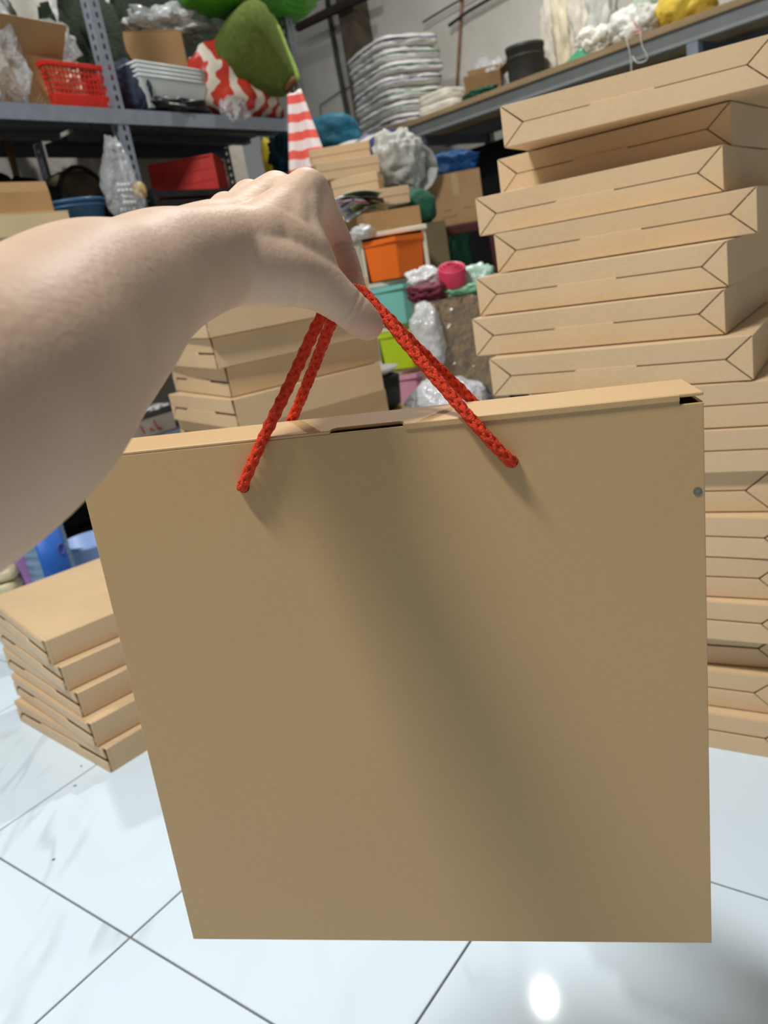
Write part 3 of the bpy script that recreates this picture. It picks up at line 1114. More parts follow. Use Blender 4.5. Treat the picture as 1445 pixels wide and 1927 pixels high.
# green plush: pear-shaped body with a brown stem end
PLUSH = mat('green_plush', (92, 106, 50), 0.95, 0.18, 60, 0.5, 260, spec=0.1)
PLUSH_LIT = mat('lit_green_plush', (160, 190, 100), 0.95, 0.1, 60, 0.5, 260, spec=0.1)  # paler green for the edge that catches the light
pA, pB = atx(456, 88, -2.38), atx(546, 168, -2.28)
t = thing('pear_plush', 'large green pear-shaped plush toy drooping over the shelf edge', 'plush toy', (0, 0, 0))
ax = (pB - pA)
ln = ax.length
prof = [(-0.40, 0.02), (-0.39, 0.09), (-0.33, 0.150), (-0.22, 0.182), (-0.05, 0.188), (0.15, 0.168), (0.40, 0.132), (0.65, 0.098), (0.85, 0.070), (0.97, 0.046), (1.0, 0.03)]
m3 = ax.normalized().to_track_quat('Z', 'Y').to_matrix().to_4x4()
prof = [(z, r * 0.93) for z, r in prof]
mb = MB().lathe([(r, z * ln) for z, r in prof], 32)
o = mb.build('body', PLUSH, t, True)
o.matrix_local = Matrix.Translation(pA) @ m3
mb = MB()
side = CR.cross(ax).normalized()
for s in range(1):
    pts = [pA + ax * z + (CR * 0.62 + CU * 0.6 + CF * 0.1).normalized() * (r * 0.93) for z, r in prof[1:-1]]
    mb.tube(smooth_path(pts, 0.02), 0.020, 10)
mb.build('lit_edge', PLUSH_LIT, t, True)  # light on the upper right edge, put in as a paler tube
mb = MB().lathe([(0.005, 0), (0.030, 0.002), (0.034, 0.010), (0.030, 0.024), (0.012, 0.028)], 18)
o = mb.build('stem', mat('brown_plush', (98, 66, 40), 0.95, 0.15, 60), t, True)
o.matrix_local = Matrix.Translation(pB - CF * 0.045 - ax.normalized() * 0.006) @ m3
GREEN_BAG = striped('green_woven_bag', (70, 150, 36), (96, 176, 52), 0, 16, 0.8, 0.5, 0.5)
shelf_blob('green_woven_bag', 'bright green woven bag lying over the green plush', 'bag', 335, 582, -150, -2.42, 0.34, GREEN_BAG, ZS + 0.395, 31, 0.16, 1.6, 0.05, 2.6)

# dark net sacks behind
NET = mat('dark_green_net', (14, 22, 12), 0.8, 0.0, 9, 0.8, 120, c2=(30, 46, 20))
shelf_blob('net_sack', 'dark green net sack behind the slotted post', 'sack', 120, 262, -40, -2.70, 0.22, NET, seed=41, amp=0.2, crease=0.2)
shelf_blob('black_sack', 'black sack at the back of the shelf above the open carton', 'sack', -60, 75, -60, -2.76, 0.18, BLACK, seed=42, amp=0.2)
shelf_blob('dark_tarpaulin', 'dark green tarpaulin heaped high behind the clear bag', 'tarpaulin', 255, 480, -80, -2.80, 0.10, NET, seed=43, amp=0.15)
shelf_blob('clear_bag', 'clear plastic bag hanging at the far left above the open carton', 'bag', -70, 48, -30, -2.40, 0.12, FILM, ZS + 0.0, 51, 0.3, 2.2, 0.3)
shelf_blob('clear_bag', 'shiny clear bag bulging beside the open carton flap', 'bag', 22, 96, 62, -2.62, 0.10, FILM_WHITE, ZS + 0.17, 52, 0.35, 2.2, 0.35)
o = blob('film_scrap', (0.05, 0.06, 0.16), FILM_WHITE, 53, 0.4, 2.0, 0.3, 4, False, 2.0, waist=lambda q: Vector((q.x * (0.55 + 0.45 * q.z), q.y * (0.55 + 0.45 * q.z), q.z)))
place(tag(o, 'white wisp of film hanging in front of the dark net sack', 'film'), atx(112, 52, -2.50))

# striped towel hanging from the rack's end
TOWEL = striped('red_white_towel', (236, 98, 86), (238, 226, 224), 2, 4.6, 0.48, 0.05, 0.9)
tw0, tw1, tw2, tw3 = at(541, 180, 2.98), at(566, 168, 2.98), at(545, 332, 2.98), at(622, 318, 2.98)


def towel_fn(u, v):
    top = tw0.lerp(tw1, u)
    bot = tw2.lerp(tw3, u)
    p = top.lerp(bot, v)
    return p - CF * (0.016 * math.sin(u * 9.5 + v * 0.8) * (0.3 + 0.7 * v))


tag(sheet('striped_towel', 24, 30, towel_fn, TOWEL, None, 0.004), 'red and white striped cloth hanging below the green plush', 'towel')

# things on the shelf below ------------------------------------------------
Z2 = 1.09
hb_ = blob('hanging_bag', (0.10, 0.15, 0.25), FILM_THIN, 61, 0.22, 1.6, 0.06, 4, False, 2.6, waist=lambda q: Vector((q.x * (0.8 - 0.3 * q.z), q.y * (0.8 - 0.35 * q.z), q.z)))
hp = atx(243, 410, -2.30)
place(tag(hb_, 'clear bag of pill strips hanging from the slotted post', 'bag'), hp)
WHITE_P = mat('white_plastic', (232, 232, 228), 0.4, 0.04, 20)
for k in range(5):
    t = thing('pill_strip', 'white pill strip, %s in the clear bag hanging from the post' % ['lowest', 'second lowest', 'middle', 'fourth', 'uppermost'][k], 'pill strip', hp + Vector((0.01 * (k % 2), 0.002 + 0.006 * (k % 3), 0.02 + 0.019 * k)), 12 * (k % 3) - 8, 'pill strips in the hanging bag')
    MB().box((-0.001, -0.03, 0), (0.001, 0.03, 0.016)).build('foil', STEEL, t)
    for j in range(4):
        MB().lathe([(0.006, 0), (0.0055, 0.004), (0.002, 0.006)], 8).build('blister', WHITE_P, t, True).matrix_local = Matrix.Translation((0.001, -0.022 + 0.0147 * j, 0.008)) @ Matrix.Rotation(math.pi / 2, 4, 'Y')
o = blob('amber_packet', (0.03, 0.042, 0.05), mat('amber_bag', (206, 176, 120), 0.4, 0.3, 60), 63, 0.3, 3, 0.1, 3, False, 5)
place(tag(o, 'small amber packet beside the hanging clear bag', 'packet'), atx(269, 374, -2.30), 20, 14)

# black tray and red crate
y0, y1 = shelf_y(262, -2.42, Z2 + 0.08), shelf_y(440, -2.42, Z2 + 0.08)
t = thing('black_crate', 'low black slatted crate under the red crate', 'crate', (-2.46, (y0 + y1) / 2, Z2), 90)
hw, hd, hh = (y1 - y0) / 2, 0.13, 0.125
for sy in (-1, 1):
    for j in range(4):
        MB().box((-hw, sy * hd - 0.004, 0.004 + j * 0.032), (hw, sy * hd + 0.004, 0.026 + j * 0.032)).build('slat', BLACK, t)
    for j in range(4):
        MB().box((sy * hw - 0.004, -hd + 0.004, 0.004 + j * 0.032), (sy * hw + 0.004, hd - 0.004, 0.026 + j * 0.032)).build('slat', BLACK, t)
for sx in (-1, 1):
    for sy in (-1, 1):
        MB().box((sx * hw - 0.012, sy * hd - 0.012, 0), (sx * hw + 0.012, sy * hd + 0.012, hh + 0.002)).build('corner_post', BLACK, t)
MB().box((-hw, -hd, 0), (hw, hd, 0.004)).build('bottom', BLACK, t)

RED_C = mat('red_crate_plastic', (196, 44, 36), 0.45, 0.12, 14)
pc = atx(412, 360, -2.36)
t = thing('red_crate', 'red plastic crate standing on the black slatted crate', 'crate', (pc.x, pc.y, Z2 + 0.128), -54)
cw, cd_, ch = 0.25, 0.24, 0.118
# nearest upright corner at the origin; long side to the left (-y), end to the back (-x)
for nm, lo, hi in (('side_panel', (-0.004, -cw, 0), (0, 0, ch)), ('side_panel', (-cd_, -cw, 0), (-cd_ + 0.004, 0, ch)), ('end_panel', (-cd_ + 0.004, -0.004, 0), (-0.004, 0, ch)), ('end_panel', (-cd_ + 0.004, -cw, 0), (-0.004, -cw + 0.004, ch)), ('bottom', (-cd_ + 0.004, -cw + 0.004, 0), (-0.004, -0.004, 0.004))):
    MB().box(lo, hi).build(nm, RED_C, t)
for j in range(6):
    MB().box((0, -cw + j * 0.048, 0.004), (0.002, -cw + j * 0.048 + 0.005, ch)).build('rib', RED_C, t)
for j in range(5):
    MB().box((-cd_ + j * 0.05, 0, 0.004), (-cd_ + j * 0.05 + 0.005, 0.002, ch)).build('rib', RED_C, t)
for zz in (0.035, 0.075):
    MB().box((0, -cw, zz), (0.002, 0, zz + 0.004)).build('rib', RED_C, t)
MB().box((-0.006, -cw, ch), (0.006, 0.006, ch + 0.006)).build('rim', RED_C, t)
MB().box((-cd_, -0.006, ch), (-0.006, 0.006, ch + 0.006)).build('rim', RED_C, t)
MB().box((-0.003, -0.003, 0), (0.005, 0.005, ch)).build('corner_post', RED_C, t)

# blue basin
BLUE_B = mat('blue_basin_plastic', (62, 104, 142), 0.4, 0.15, 26)
yb2 = shelf_y(176, -2.36, Z2 + 0.05)
t = thing('blue_basin', 'blue plastic basin behind the forearm left of the hanging bag', 'basin', (-2.46, yb2, Z2))
MB().lathe([(0.085, 0), (0.105, 0.105), (0.112, 0.108), (0.112, 0.115), (0.102, 0.115), (0.080, 0.006)], 32).build('bowl', BLUE_B, t, True)
MB().lathe([(0.104, 0.090), (0.109, 0.092), (0.109, 0.096), (0.104, 0.098)], 32).build('rib', BLUE_B, t, True)

shelf_blob('black_bag', 'black shiny plastic bag in front of the wall at far left', 'bag', -45, 116, 322, -2.60, 0.16, BLACK, Z2 + 0.001, 71, 0.25, 2.2, 0.3, 2.4)
PACK = mat('olive_camouflage', (66, 60, 46), 0.85, 0.0, 14, 0.2, 60, c2=(122, 112, 90))
yp0, yp1 = shelf_y(82, -2.74, Z2 + 0.2), shelf_y(192, -2.74, Z2 + 0.2)
t = thing('backpack', 'olive patterned backpack with black piping behind the blue basin', 'backpack', (-2.74, (yp0 + yp1) / 2, Z2))
hbp = atx(135, 314, -2.74).z - Z2
o = blob('bag_body', (0.14, yp1 - yp0, hbp), PACK, 72, 0.06, 1.6, 0, 4, True, 3.0, t)
mb = MB()
arc = [(0.055, (yp1 - yp0) * 0.43 * math.cos(a), hbp * 0.5 + hbp * 0.46 * math.sin(a)) for a in [math.pi * k / 14 for k in range(15)]]
mb.tube(arc, 0.008, 8)
mb.build('piping', BLACK, t, True)
mb = MB().tube([(0.06, 0.02, hbp * 0.2), (0.066, 0.03, hbp * 0.5), (0.06, 0.02, hbp * 0.8)], 0.006, 6)
mb.build('zip', STEEL, t, True)

t1 = closed_carton('pale_carton', 'pale flat carton at the left edge behind the forearm', (-2.40, shelf_y(60, -2.36, Z2 + 0.03) - 0.115, Z2), 0, 0.22, 0.42, 0.068, KRAFT_PALE, tape=False)
open_carton('open_carton', 'shallow open brown carton on top of the pale flat carton', (-2.43, shelf_y(40, -2.36, Z2 + 0.1) - 0.10, Z2 + 0.0685), 0, 0.22, 0.36, 0.062, KRAFT_OLD, (('r', 100, 0.03),))
WOOD = mat('raw_wood', (126, 98, 66), 0.8, 0.15, 12, stretch=(1, 1, 6))
q0, q1 = atx(13, 262, -2.80), atx(28, 330, -2.80)
tag(MB().tube([q0 + Vector((0, 0, 0.02)), q1 - Vector((0, 0, 0.22))], 0.012, 8).build('wooden_stick', WOOD, None, True), 'thin wooden stick standing behind the black bag', 'stick')

# things on the low shelves, seen between arm and gift box -----------------
Z3 = 0.385
shelf_blob('black_bundle', 'black plastic bundle on the low shelf behind the gift box corner', 'bag', 60, 250, 850, -2.55, 0.28, BLACK, Z3 + 0.001, 81, 0.2, 2.0, 0.25, 2.6)
shelf_blob('dark_sack', 'dark grey sack at the back of the lowest shelf', 'sack', -40, 240, 940, -2.72, 0.20, DARK, 0.091, 82, 0.15, 2.0, 0.2, 2.8)
mb = MB().tube(smooth_path([atx(88, 948, -2.33), atx(110, 954, -2.33), atx(135, 946, -2.33), atx(158, 938, -2.33), atx(185, 930, -2.33)], 0.01), 0.003, 6)
tag(mb.build('pale_wire', STEEL, None, True), 'pale wire curving across the dark low shelf', 'wire')

# blue drum-like stack of tubs
CANM = mat('grey_blue_tub', (120, 150, 182), 0.5, 0.2, 18, stretch=(1, 1, 6))
CAN_B = mat('blue_label', (36, 98, 190), 0.5, 0.15, 20)
p0 = at(95, 1065, 2.15)
cz = 0.0005
ctop = at(100, 980, 2.15).z
t = thing('ribbed_can', 'open ribbed blue and grey can behind the low box stack', 'can', (p0.x, p0.y, cz), -30)
hc = ctop - cz
rr = 0.061
prof = [(rr * 0.96, 0)]
for k in range(13):
    z0, z1 = hc * k / 13, hc * (k + 1) / 13
    prof += [(rr, z0 + 0.003), (rr, z1 - 0.006), (rr * 0.965, z1 - 0.002)]
prof += [(rr * 1.02, hc), (rr * 0.95, hc), (rr * 0.93, 0.01)]
MB().lathe(prof, 36).build('wall', CANM, t, True)
mb = MB()
vs, fs = [], []
for i in range(13):
    a = math.radians(-38 + 75 * i / 12)
    for z in (hc * 0.30, hc * 0.985):
        vs.append((rr * 1.012 * math.cos(a), rr * 1.012 * math.sin(a), z))
for i in range(12):
    fs.append((2 * i, 2 * i + 2, 2 * i + 3, 2 * i + 1))
mb.quad(vs, fs)
o = mb.build('label_band', CAN_B, t, True)
o.rotation_euler = (0, 0, math.radians(20))
md = o.modifiers.new('thickness', 'SOLIDIFY')
md.thickness = 0.001
ring = [(rr * 1.03 * math.cos(math.radians(40) + 0.16 * math.cos(a)), rr * 1.03 * math.sin(math.radians(40) + 0.16 * math.cos(a)), hc * 0.80 + 0.014 * math.sin(a)) for a in [k * math.pi / 8 for k in range(17)]]
MB().tube(ring, 0.002, 6).build('round_mark', mat('violet_print', (96, 84, 150), 0.5), t, True)
pu = at(42, 1060, 2.12)
hu = at(42, 1026, 2.12).z
t = thing('purple_roll', 'purple wrapped roll left of the ribbed can', 'roll', (pu.x, pu.y, 0.0005))
MB().lathe([(0.03, 0), (0.032, 0.006), (0.032, hu - 0.006), (0.028, hu), (0.012, hu), (0.012, hu - 0.02)], 20).build('wrap', mat('purple_wrap', (150, 112, 170), 0.5, 0.15, 30, 0.3, 60), t, True)
pg = at(2, 1085, 2.08)
for k in range(7):
    o = blob('beige_packet', (0.09, 0.09, 0.037), mat('beige_pack', (206, 196, 160), 0.5, 0.15, 30), 90 + k, 0.1, 2, 0, 3, True, 4)
    place(tag(o, 'beige packet, %s of the pile left of the purple roll' % ['lowest', 'second lowest', 'third lowest', 'middle', 'third from top', 'second from top', 'uppermost'][k], 'packet', 'beige packets'), (pg.x, pg.y, 0.0005 + 0.0355 * k), 8 * k)
pl = at(178, 1040, 2.30)
hl = at(165, 1012, 2.30).z
t = thing('blue_bucket', 'pale blue plastic bucket right of the ribbed can', 'bucket', (pl.x, pl.y, 0.0005))
MB().lathe([(0.062, 0), (0.084, hl - 0.012), (0.090, hl - 0.010), (0.090, hl), (0.080, hl), (0.058, 0.005)], 30).build('body', mat('pale_blue_plastic', (140, 168, 216), 0.4, 0.06, 20), t, True)
MB().tube([(0.088 * math.cos(a), 0.088 * math.sin(a), hl - 0.03 + 0.0 * a) for a in [k * math.pi / 12 for k in range(13)]], 0.003, 6).build('handle', STEEL, t, True)
p = atx(262, 812, -2.40)
t = thing('printed_box', 'grey box with red print seen left of the middle stack', 'box', (-2.46, shelf_y(275, -2.40, 0.44), Z3 + 0.001), 0)
GREYBOX = mat('grey_box_card', (168, 160, 148), 0.7, 0.08, 20)
MB().box((-0.07, -0.075, 0), (0.07, 0.12, 0.072)).build('body', GREYBOX, t, bevel=0.002)
MB().box((-0.072, -0.077, 0.066), (0.072, 0.122, 0.086)).build('lid', mat('dark_lid', (62, 62, 56), 0.5), t, bevel=0.003)
RP = mat('red_print', (178, 44, 40), 0.6)
for (y0, z0, y1, z1) in ((-0.035, 0.05, -0.028, 0.02), (0.0, 0.03, 0.014, 0.022), (0.026, 0.054, 0.034, 0.022), (0.034, 0.022, 0.05, 0.02)):
    MB().tube([(0.0708, y0, z0), (0.0708, y1, z1)], 0.0035, 5).build('red_stroke', RP, t)
shelf_blob('silver_film', 'silvery crumpled film on top of the grey printed box', 'film', 244, 306, 766, -2.44, 0.10, FILM_WHITE, Z3 + 0.0865, 95, 0.35, 2, 0.3)

# ------------------------------------------------------------------ rack along the back wall on the right
t = thing('long_rack', 'long grey steel rack with a plank top under the white wall', 'rack', RO, RYAW)
ZB = 1.5
BH = 0.062
PLANK = mat('plank_edge', (150, 128, 96), 0.8, 0.15, 10, stretch=(0.4, 4, 4))
MB().box((-0.25, 0, ZB), (3.6, 0.045, ZB + BH)).build('front_beam', mat('grey_beam', (138, 142, 142), 0.5, 0.08, 14, metal=0.1), t)
MB().box((-0.25, 0.60, ZB), (3.6, 0.645, ZB + BH)).build('back_beam', STEEL, t)
for k in range(4):
    b0 = -0.02 + k * 0.168
    MB().box((-0.28, b0, ZB + BH), (3.62, b0 + 0.164, ZB + BH + 0.028)).build('plank', PLANK, t, bevel=0.002)
for a in (0.09, 1.75, 3.4):
    for b in (0.0, 0.60):
        MB().box((a, b + 0.002, 0), (a + 0.05, b + 0.043, ZB)).build('post', STEEL, t)
    MB().box((a + 0.01, 0.04, ZB - 0.05), (a + 0.04, 0.60, ZB)).build('cross_beam', STEEL_DARK, t)
ZT = ZB + BH + 0.0285


def rx_(px, b, z):
    """distance along the rack of the point b behind its front at height z in pixel column px"""
    a = rk(0, b, z) - CAM
    k = (px - CX) / FPX
    return (k * a.dot(CF) - a.dot(CR)) / (RU.dot(CR) - k * RU.dot(CF))


def rack_blob(name, label, cat, px0, px1, ytop, b, depth, m, z0=ZT, seed=1, amp=0.2, freq=2.0, crease=0.15, power=2.4, sub=4, flat=True):
    a0, a1 = rx_(px0, b, z0 + 0.1), rx_(px1, b, z0 + 0.1)
    h = max(0.03, rack_at((px0 + px1) / 2, ytop, b).z - z0)
    o = blob(name, (a1 - a0, depth, h), m, seed, amp, freq, crease, sub, flat, power)
    return place(tag(o, label, cat), rk((a0 + a1) / 2, b, z0), RYAW)


# pile of white printed sacks (lies along the rack)
SACKS = [striped('white_sack_%d' % k, (214, 213, 208), c, 2, 1.0, 0.50, 0.16, 0.6, c3=(216, 215, 210)) for k, c in enumerate(((64, 120, 84), (52, 58, 110), (60, 112, 90)))]
ac = rx_(757, 0.03, ZT + 0.3)
names = ['top', 'second', 'third', 'fourth', 'fifth', 'sixth', 'bottom']
hs = (rack_at(757, 52, 0.05).z - ZT) / 7
lean = rk(0, 0, 0)
for k in range(7):
    ln_, wd = 0.58 - 0.015 * (k % 3), 0.42 + (0.03 if k < 2 else 0.0)
    o = blob('white_sack', (ln_, wd, hs * 1.10), SACKS[(k + 1) % 3], 100 + k, 0.06, 1.8, 0.06, 4, True, 5.0)
    o.name = 'white_sack'
    aa = ac - ln_ / 2 + 0.012 * math.sin(k * 2.1) + (0.03 if k == 0 else 0)
    place(tag(o, 'white printed sack, %s of the pile of seven on the plank rack' % names[6 - k], 'sack', 'white sacks piled on the rack'), rk(aa, 0.03 + wd / 2 - 0.012 * k * 0.0, ZT + hs * k), RYAW - 15 + 2 * math.sin(k * 1.7))
for k, (px0, px1, yt) in enumerate(((770, 872, 176),)):
    o = blob('white_parcel', (0.28, 0.22, hs * 0.95), mat('white_wrap', (222, 218, 204), 0.5, 0.05, 20), 120, 0.04, 2, 0.03, 4, True, 6)
    place(tag(o, 'white wrapped parcel lying right of the sack pile on the plank', 'parcel'), rk(ac + 0.17, 0.16, ZT), RYAW + 6)
    o = blob('white_parcel', (0.25, 0.20, hs * 0.9), mat('white_wrap', (222, 218, 204), 0.5, 0.05, 20), 121, 0.04, 2, 0.03, 4, True, 6)
    place(tag(o, 'white wrapped parcel on top of the lying parcel by the sacks', 'parcel'), rk(ac + 0.15, 0.17, ZT + hs * 0.95), RYAW - 4)

# cartons, bucket and bags further along
aC = rx_(905, 0.25, ZT + 0.1)
hC = rack_at(905, 138, 0.2).z - ZT
open_carton('brown_carton', 'open brown carton on the plank rack beside the dark bucket', rk(aC, 0.28, ZT), RYAW + 35, 0.20, 0.20, hC, mat('dark_carton', (128, 98, 62), 0.8, 0.12, 14), (('r', 30, 0.08), ('b', 60, 0.08)))
rack_blob('green_bag', 'dark green plastic bag at the plank edge below the brown carton', 'bag', 872, 932, 166, 0.06, 0.12, mat('green_plastic', (24, 84, 66), 0.4, 0.25, 30), seed=131, amp=0.3, crease=0.3)
rack_blob('clear_bag', 'clear bag lying behind the brown carton on the plank rack', 'bag', 884, 962, 100, 0.45, 0.16, FILM, seed=132, amp=0.3, crease=0.3)
aB = rx_(991, 0.30, ZT + 0.1)
hB = rack_at(991, 84, 0.30).z - ZT
wB = (rx_(1021, 0.30, ZT + 0.1) - rx_(961, 0.30, ZT + 0.1)) / 2 * 0.92
t2 = thing('dark_bucket', 'dark grey round bucket standing on the plank rack', 'bucket', rk(aB, 0.30, ZT))
BUCK = mat('dark_grey_plastic', (58, 60, 58), 0.5, 0.1, 20)
MB().lathe([(wB * 0.94, 0), (wB, 0.02), (wB * 1.0, hB - 0.02), (wB * 1.04, hB - 0.018), (wB * 1.04, hB), (wB * 0.95, hB), (wB * 0.9, 0.01)], 32).build('body', BUCK, t2, True)
MB().lathe([(wB * 1.01, hB * 0.72), (wB * 1.03, hB * 0.73), (wB * 1.03, hB * 0.76), (wB * 1.01, hB * 0.77)], 32).build('band', BUCK, t2, True)
PAPERW = mat('white_paper_bag', (216, 210, 196), 0.7, 0.08, 24, 0.3, 30)
# tall heap of folded white bags
rn = random.Random(3)
k = 0
for (px0, px1, yt, bb, lab) in ((1028, 1062, -30, 0.50, 'tall white folded bag leaning on the wall right of the bucket'), (1050, 1092, -50, 0.42, 'cream folded bag leaning beside the tall white folded bag'), (1080, 1130, -60, 0.36, 'creased white bag in the middle of the heap of bags'), (1112, 1165, -50, 0.30, 'grey-white creased bag behind the red-printed bag')):
    rack_blob('folded_bag', lab, 'bag', px0, px1, yt, bb, 0.12, [PAPERW, mat('cream_bag', (222, 212, 186), 0.7, 0.1, 20), PAPERW, mat('grey_bag', (196, 196, 188), 0.6, 0.12, 26)][k], seed=140 + k, amp=0.4, freq=2.6, crease=0.12, power=2.3)
    k += 1
rack_blob('white_sheet_bag', 'bright white crumpled bag above the green triangle scrap', 'bag', 1088, 1150, 42, 0.10, 0.14, mat('bright_white_bag', (236, 234, 222), 0.5, 0.05, 20), seed=150, amp=0.3, crease=0.35)
RPB = mat('red_white_print_bag', (228, 228, 220), 0.5, 0.05, 20)
o = rack_blob('printed_bag', 'white plastic bag with faint red print at the plank edge', 'bag', 1152, 1238, 4, 0.10, 0.18, RPB, seed=151, amp=0.25, crease=0.25)
for (x0, y0, x1, y1) in ((1189, 36, 1200, 50), (1192, 58, 1206, 56), (1196, 64, 1208, 60)):
    m_ = MB().tube([rack_at(x0, y0, 0.012), rack_at((x0 + x1) / 2, (y0 + y1) / 2, 0.008), rack_at(x1, y1, 0.012)], 0.004, 6).build('red_mark', mat('faded_red_print', (222, 172, 166), 0.6))
    m_.parent = o
    m_.matrix_parent_inverse = (Matrix.Translation(o.location) @ o.rotation_euler.to_matrix().to_4x4()).inverted()
mb = MB()
g0, g1, g2 = rack_at(1064, 118, 0.03), rack_at(1106, 104, 0.03), rack_at(1094, 86, 0.06)
off = RN * 0.03
mb.quad([g0, g1, g2, g0 + off, g1 + off, g2 + off], [(0, 1, 2), (5, 4, 3), (0, 3, 4, 1), (1, 4, 5, 2), (2, 5, 3, 0)])
tag(mb.build('green_scrap', mat('green_foam', (60, 150, 112), 0.7, 0.1, 30)), 'green triangular foam scrap at the plank edge right of the bucket', 'scrap')
rack_blob('yellow_bag', 'yellow cloth bag at the top right end of the plank rack', 'bag', 1240, 1345, -40, 0.18, 0.22, mat('yellow_cloth', (214, 184, 70), 0.8, 0.15, 16, 0.3, 30), seed=152, amp=0.18)
rack_blob('green_white_bag', 'pale bag with green corner behind the red-printed bag', 'bag', 1190, 1262, -30, 0.40, 0.18, mat('pale_green_bag', (178, 190, 172), 0.6, 0.2, 8), seed=153, amp=0.25, crease=0.25)
STR = mat('white_string', (214, 212, 206), 0.7)
for k, (pix, lb) in enumerate((([(1176, 66), (1183, 90), (1187, 112), (1188, 140)], 'white string hanging straight down from the plank edge'), ([(1205, 62), (1208, 85), (1218, 110), (1200, 118), (1190, 106)], 'white string looped beside the straight hanging string'))):
    tag(MB().tube(smooth_path([rack_at(x, y, -0.032 - 0.004 * (i % 2)) for i, (x, y) in enumerate(pix)], 0.01), 0.0022, 6).build('white_string', STR, None, True), lb, 'string')

# beneath the rack --------------------------------------------------------
SHEETM = mat('shade_sheet', (13, 13, 14), 0.7, 0.2, 8)
tag(sheet('shade_sheet', 40, 6, lambda u, v: rk(-0.75 + 4.2 * u, 0.50 + 0.02 * math.sin(u * 40), 0.02 + (ZB - 0.09) * v), SHEETM, None, 0.004), 'added black sheet standing in for the shade under the plank rack', 'sheet')  # added dark backdrop: the deep shade under the rack as a black sheet
DBLUE = mat('blue_tarp', (22, 70, 122), 0.5, 0.25, 14, 0.5, 30)
DGREEN = mat('dark_green_sack', (34, 92, 66), 0.7, 0.2, 10, 0.4, 24)


def free_blob(name, label, cat, px0, px1, py0, py1, d, depth, m, seed, amp=0.2, freq=2.0, crease=0.15, power=2.5, sub=4, flat=True, base=None, rz=None, group=None):
    """soft thing filling a pixel box at camera depth d; stands on height base if given"""
    cxp = (px0 + px1) / 2
    b = at(cxp, py1, d)
    tp = at(cxp, py0, d)
    w = (px1 - px0) * d / FPX
    zb = b.z if base is None else base
    o = blob(name, (w, depth, max(0.02, tp.z - zb)), m, seed, amp, freq, crease, sub, flat, power)
    return place(tag(o, label, cat, group), (b.x, b.y, zb), math.degrees(YAW) if rz is None else rz)


# dark red stool with the carton on it
RW = mat('dark_red_wood', (74, 28, 20), 0.5, 0.2, 14)
ps = at(866, 424, 3.35)
t = thing('wooden_stool', 'dark red wooden stool under the square carton', 'stool', (ps.x, ps.y, 0), 30)
MB().box((-0.15, -0.13, ps.z - 0.035), (0.15, 0.13, ps.z)).build('seat', RW, t, bevel=0.004)
for sx in (-1, 1):
    for sy in (-1, 1):
        MB().tube([(sx * 0.16, sy * 0.14, 0), (sx * 0.125, sy * 0.105, ps.z - 0.034)], 0.019, 4).build('leg', RW, t)
for sx in (-1, 1):
    MB().box((sx * 0.135 - 0.01, -0.12, 0.55), (sx * 0.135 + 0.01, 0.12, 0.59)).build('stretcher', RW, t)
    MB().box((-0.12, sx * 0.115 - 0.01, 0.62), (0.12, sx * 0.115 + 0.01, 0.66)).build('stretcher', RW, t)
hcar = at(855, 332, 3.35).z - ps.z
t = closed_carton('square_carton', 'brown taped carton standing on the dark red stool', (ps.x - 0.015, ps.y, ps.z + 0.001), 33, 0.225, 0.24, hcar, KRAFT_OLD, tape=False)
TPM = mat('clear_tape', (186, 160, 120), 0.15, 0.05, 10, spec=0.8)
MB().box((-0.006, -0.1208, hcar * 0.55), (0.02, -0.12, hcar - 0.004)).build('tape', TPM, t)
for (y0, z0, y1, z1) in ((-0.05, 0.3, -0.02, 0.3), (0.03, 0.3, 0.06, 0.3), (-0.06, 0.18, 0.0, 0.18)):
    MB().tube([(y0, -0.1206, hcar * z0), (y1, -0.1206, hcar * z1)], 0.0016, 4).build('printed_line', mat('faded_print', (142, 112, 78), 0.7), t)

gs = at(776, 425, 3.15)
# the brown cartons stacked behind the drawer tower carry the thin boxes
pol = at(800, 428, 3.0)
closed_carton('tall_carton', 'tall olive-brown carton standing right behind the drawer tower', (pol.x - 0.03, pol.y + 0.02, 0), 38.5, 0.16, 0.22, pol.z + 0.012, mat('olive_carton', (112, 98, 70), 0.85, 0.1, 12), tape=False)
zt = pol.z + 0.0125
free_blob('green_sack', 'dark green bulging sack behind the papers on the drawer tower', 'sack', 742, 824, 352, 425, 3.05, 0.16, DGREEN, 161, 0.1, 1.6, 0.05, 2.6, base=zt)
free_blob('blue_tarp', 'blue tarpaulin bundle under the plank rack left end', 'tarpaulin', 800, 905, 284, 332, 3.75, 0.2, DBLUE, 162, 0.25, 2, 0.25)
free_blob('green_cloth', 'dark green cloth below the blue tarpaulin bundle', 'cloth', 796, 880, 312, 420, 3.72, 0.2, DGREEN, 163, 0.2, 2, 0.2, base=0.6)
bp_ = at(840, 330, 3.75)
closed_carton('shade_box', 'added dark box standing in for the shade behind the stool', (bp_.x, bp_.y, 0), RYAW, 0.5, 0.26, 0.6, mat('very_dark_box', (30, 26, 24), 0.8), tape=False)  # near-black shade behind the stool put into the colour of an added box

# four thin kraft boxes on top of the cartons
def thin_box(label, px, py, d, rz, sx, sy, sz, z):
    b = at(px, py, d)
    t = thing('thin_kraft_box', label, 'box', (b.x, b.y, z), rz, 'thin kraft boxes above the drawer tower')
    MB().box((-sx / 2, -sy / 2, 0), (sx / 2, sy / 2, sz * 0.48)).build('base', KRAFT, t, bevel=0.0015)
    MB().box((-sx / 2 - 0.002, -sy / 2 - 0.002, sz * 0.48 + 0.001), (sx / 2 + 0.002, sy / 2 + 0.002, sz)).build('lid', KRAFT, t, bevel=0.002)


